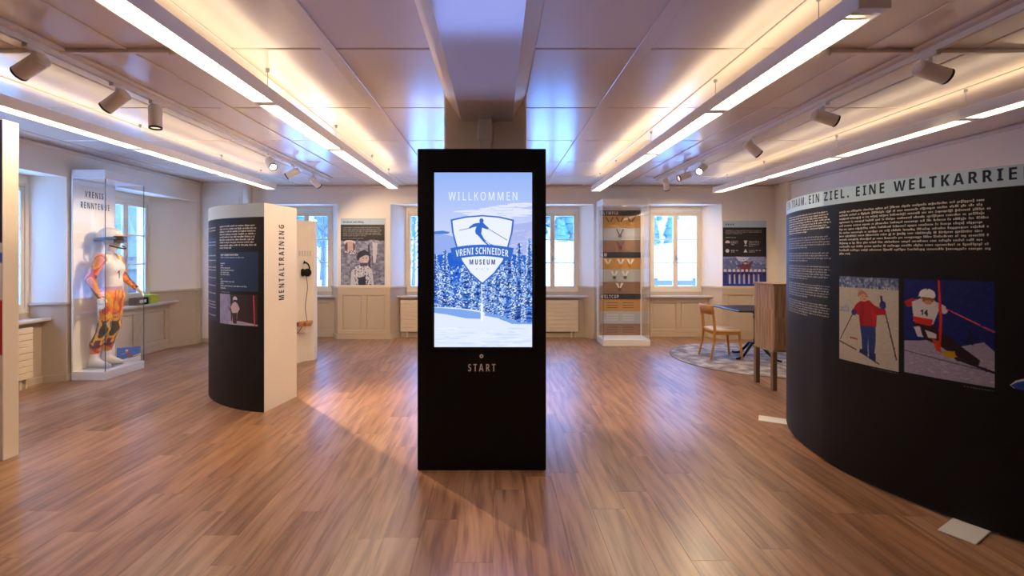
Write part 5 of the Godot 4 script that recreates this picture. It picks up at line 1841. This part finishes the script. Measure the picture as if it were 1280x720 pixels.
func build_outdoors() -> void:
	var n := FastNoiseLite.new()
	n.seed = 4
	n.frequency = 0.05
	var o := struct("snow_slope")
	var st := new_st()
	st.set_smooth_group(1)
	var rs := [7.5, 10.0, 14.0, 19.0, 25.0, 32.0, 40.0, 50.0, 62.0, 76.0, 92.0, 110.0, 125.0, 145.0, 175.0, 210.0, 250.0]
	var na := 60
	var pt := func(i: int, k: int) -> Vector3:
		var a := lerpf(-150.0, 80.0, float(k) / na)
		var x: float = -1.0 + sin(deg_to_rad(a)) * rs[i]
		var d: float = 6.0 + cos(deg_to_rad(a)) * rs[i]
		return Vector3(x, ground_y(x, d, n), -d)
	for i in rs.size() - 1:
		for k in na:
			quad(st, pt.call(i, k), pt.call(i, k + 1), pt.call(i + 1, k + 1), pt.call(i + 1, k), Vector3.UP)
	put("snow", done(st), M.snow, o)
	# conifer forest on the mountain side: far too many to count
	var cone := lathe([Vector2(0.0, 0.0), Vector2(0.30, 0.05), Vector2(0.17, 0.42), Vector2(0.22, 0.44), Vector2(0.09, 0.76), Vector2(0.13, 0.77), Vector2(0.0, 1.0)], 6)
	var spots: Array = []
	for k in 15000:
		var a := deg_to_rad(rng.randf_range(-125.0, 60.0))
		var r := rng.randf_range(88.0, 235.0)
		var side := clampf((-rad_to_deg(a) - 42.0) / 14.0, 0.0, 1.0)
		if side > 0.5:
			r = rng.randf_range(15.0, 75.0)
		elif r < 112.0 + n.get_noise_1d(rad_to_deg(a) * 9.0) * 36.0 + n.get_noise_1d(rad_to_deg(a) * 31.0 + 70.0) * 14.0:
			continue
		var x := -1.0 + sin(a) * r
		var d := 6.0 + cos(a) * r
		if n.get_noise_2d(x * 0.9 + 300.0, d * 0.5) < -0.30 and side < 0.5:
			continue
		spots.append(Transform3D(Basis.from_scale(Vector3(1.1, 1.0, 1.1) * (rng.randf_range(3.0, 5.6) if side < 0.5 else rng.randf_range(7.0, 13.0))), Vector3(x, ground_y(x, d, n) - 0.1, -d)))
	var mm := MultiMesh.new()
	mm.transform_format = MultiMesh.TRANSFORM_3D
	mm.mesh = cone
	mm.instance_count = spots.size()
	for i in spots.size():
		mm.set_instance_transform(i, spots[i])
	var mi := MultiMeshInstance3D.new()
	mi.name = "conifer_forest"
	mi.multimesh = mm
	mi.material_override = M.conifer
	add_child(mi)
	mi.set_meta("kind", "stuff")
	tag(mi, "frosted conifer forest on the mountain side beyond the windows", "forest")
	# bare trees on the meadow
	var k := 0
	for q in [[-9.7, 27.0, 5.0, "behind the window next to the mental training unit"], [-12.0, 33.0, 5.4, "slimmer, behind the window next to the unit"], [-4.65, 27.0, 5.2, "behind the window between portrait poster and kiosk"], [-6.9, 38.5, 5.8, "slimmer one behind the window between poster and kiosk"], [-12.6, 16.6, 6.5, "behind the window of the race suit showcase"]]:
		k += 1
		var base := Vector3(q[0], ground_y(q[0], q[1], n) - 0.1, -q[1])
		var t := thing("bare_tree", "bare winter tree on the snow, %s" % q[3], "tree", base)
		var h: float = q[2]
		tube("trunk", t, [Vector3(0, 0, 0), Vector3(0.08, h * 0.5, 0.0), Vector3(0.02, h, 0)], [0.13, 0.08, 0.02], M.bark, 7)
		var bs := new_st()
		for i in 26:
			var y := h * rng.randf_range(0.22, 0.95)
			var a := rng.randf() * TAU
			var ln := h * 0.34 * (1.1 - y / h) + 0.35
			var p0 := Vector3(0.06, y, 0)
			var p1 := p0 + Vector3(cos(a) * ln * 0.6, ln * 0.45, sin(a) * ln * 0.6)
			add_tube(bs, [p0, p1, p1 + Vector3(cos(a + 0.4) * ln * 0.35, ln * 0.5, sin(a + 0.4) * ln * 0.35)], [0.035, 0.022, 0.008], 5)
		put("branches", done(bs), M.bark, t)
	# fence behind the right window
	var f := thing("rail_fence", "brown rail fence in the snow behind the window of the round rug corner", "fence", Vector3(5.6, ground_y(5.6, 15.0, n) + 0.28, -15.0))
	for i in 7:
		box("fence_post", f, Vector3(-1.8 + i * 0.6, 0.55, 0), Vector3(0.09, 1.8, 0.09), M.fence, 0.01)
	for y in [0.55, 0.80, 1.05, 1.30]:
		box("fence_rail", f, Vector3(0, y, 0.06), Vector3(4.0, 0.16, 0.04), M.fence, 0.008)

# ------------------------------------------------------------------ everything
func late_materials() -> void:
	mat("dado", srgb(214, 196, 172), 0.45)
	mat("print_white", srgb(232, 228, 222), 0.5)
	mat("grey_print", srgb(196, 188, 178), 0.6)
	mat("glass_edge", srgb(74, 90, 86), 0.2)
	mat("band_dark", srgb(38, 36, 40), 0.5)
	mat("band_gold", srgb(196, 146, 78), 0.45)
	mat("band_silver", srgb(176, 180, 182), 0.45)
	mat("band_bronze", srgb(140, 108, 88), 0.45)
	mat("ribbon_dark", srgb(44, 30, 62), 0.7)
	mat("ribbon_plum", srgb(110, 66, 92), 0.7)
	mat("ribbon_pale", srgb(232, 226, 214), 0.7)
	mat("medal_gold", srgb(206, 160, 60), 0.35, 0.7)
	mat("medal_silver", srgb(120, 120, 124), 0.35, 0.7)
	mat("medal_bronze", srgb(130, 80, 52), 0.35, 0.7)
	mat("lime", srgb(178, 190, 60), 0.6)
	mat("helmet", srgb(236, 232, 228), 0.3)
	mat("helmet_orange", srgb(232, 176, 120), 0.3)
	mat("goggle_blue", srgb(64, 106, 150), 0.5)
	mat("lens_dark", srgb(26, 24, 34), 0.12)
	mat("conifer", srgb(84, 100, 92), 0.9)
	mat("bark", srgb(96, 84, 74), 0.9)
	mat("fence", srgb(92, 76, 62), 0.8)
	mat("rug_edge", srgb(110, 98, 94), 0.9)
	var m := mat("suit", Color.WHITE, 0.5)
	m.vertex_color_use_as_albedo = true
	# rug: mottled grey pile
	var nt := FastNoiseLite.new()
	nt.seed = 9
	nt.frequency = 0.022
	nt.fractal_octaves = 5
	var img := Image.create(384, 384, false, Image.FORMAT_RGB8)
	for y in 384:
		for x in 384:
			var v := clampf(0.5 + nt.get_noise_2d(x, y) * 1.3, 0, 1)
			img.set_pixel(x, y, srgb(118, 112, 114).lerp(srgb(186, 176, 170), v))
	m = mat("rug", Color.WHITE, 0.95)
	m.albedo_texture = ImageTexture.create_from_image(img)
	m.uv1_triplanar = true
	m.uv1_scale = Vector3(0.5, 0.5, 0.5)
	var wn := wood_image(256, 256, srgb(172, 142, 116), srgb(154, 124, 99), srgb(130, 101, 79), 0.09, 0.006, 31)
	m = mat("walnut", Color.WHITE, 0.5)
	m.albedo_texture = ImageTexture.create_from_image(wn)
	m.uv1_triplanar = true
	m.uv1_scale = Vector3(1.1, 1.1, 1.1)
	mat("walnut_dark", srgb(112, 86, 68), 0.5)
	var ok := wood_image(256, 256, srgb(190, 130, 76), srgb(164, 104, 56), srgb(112, 66, 34), 0.05, 0.01, 41)
	m = mat("oak", Color.WHITE, 0.5)
	m.albedo_texture = ImageTexture.create_from_image(ok)

func _ready() -> void:
	rng.seed = 20240
	setup_view()
	setup_materials()
	late_materials()
	build_floor()
	build_ceiling()
	build_walls()
	build_radiators()
	build_outdoors()
	build_luminaires()
	build_tracks()
	build_kiosk()
	build_career_wall()
	build_mental_unit()
	build_partition()
	build_suit_case()
	build_mannequin()
	build_medal_case()
	build_posters()
	build_seating()
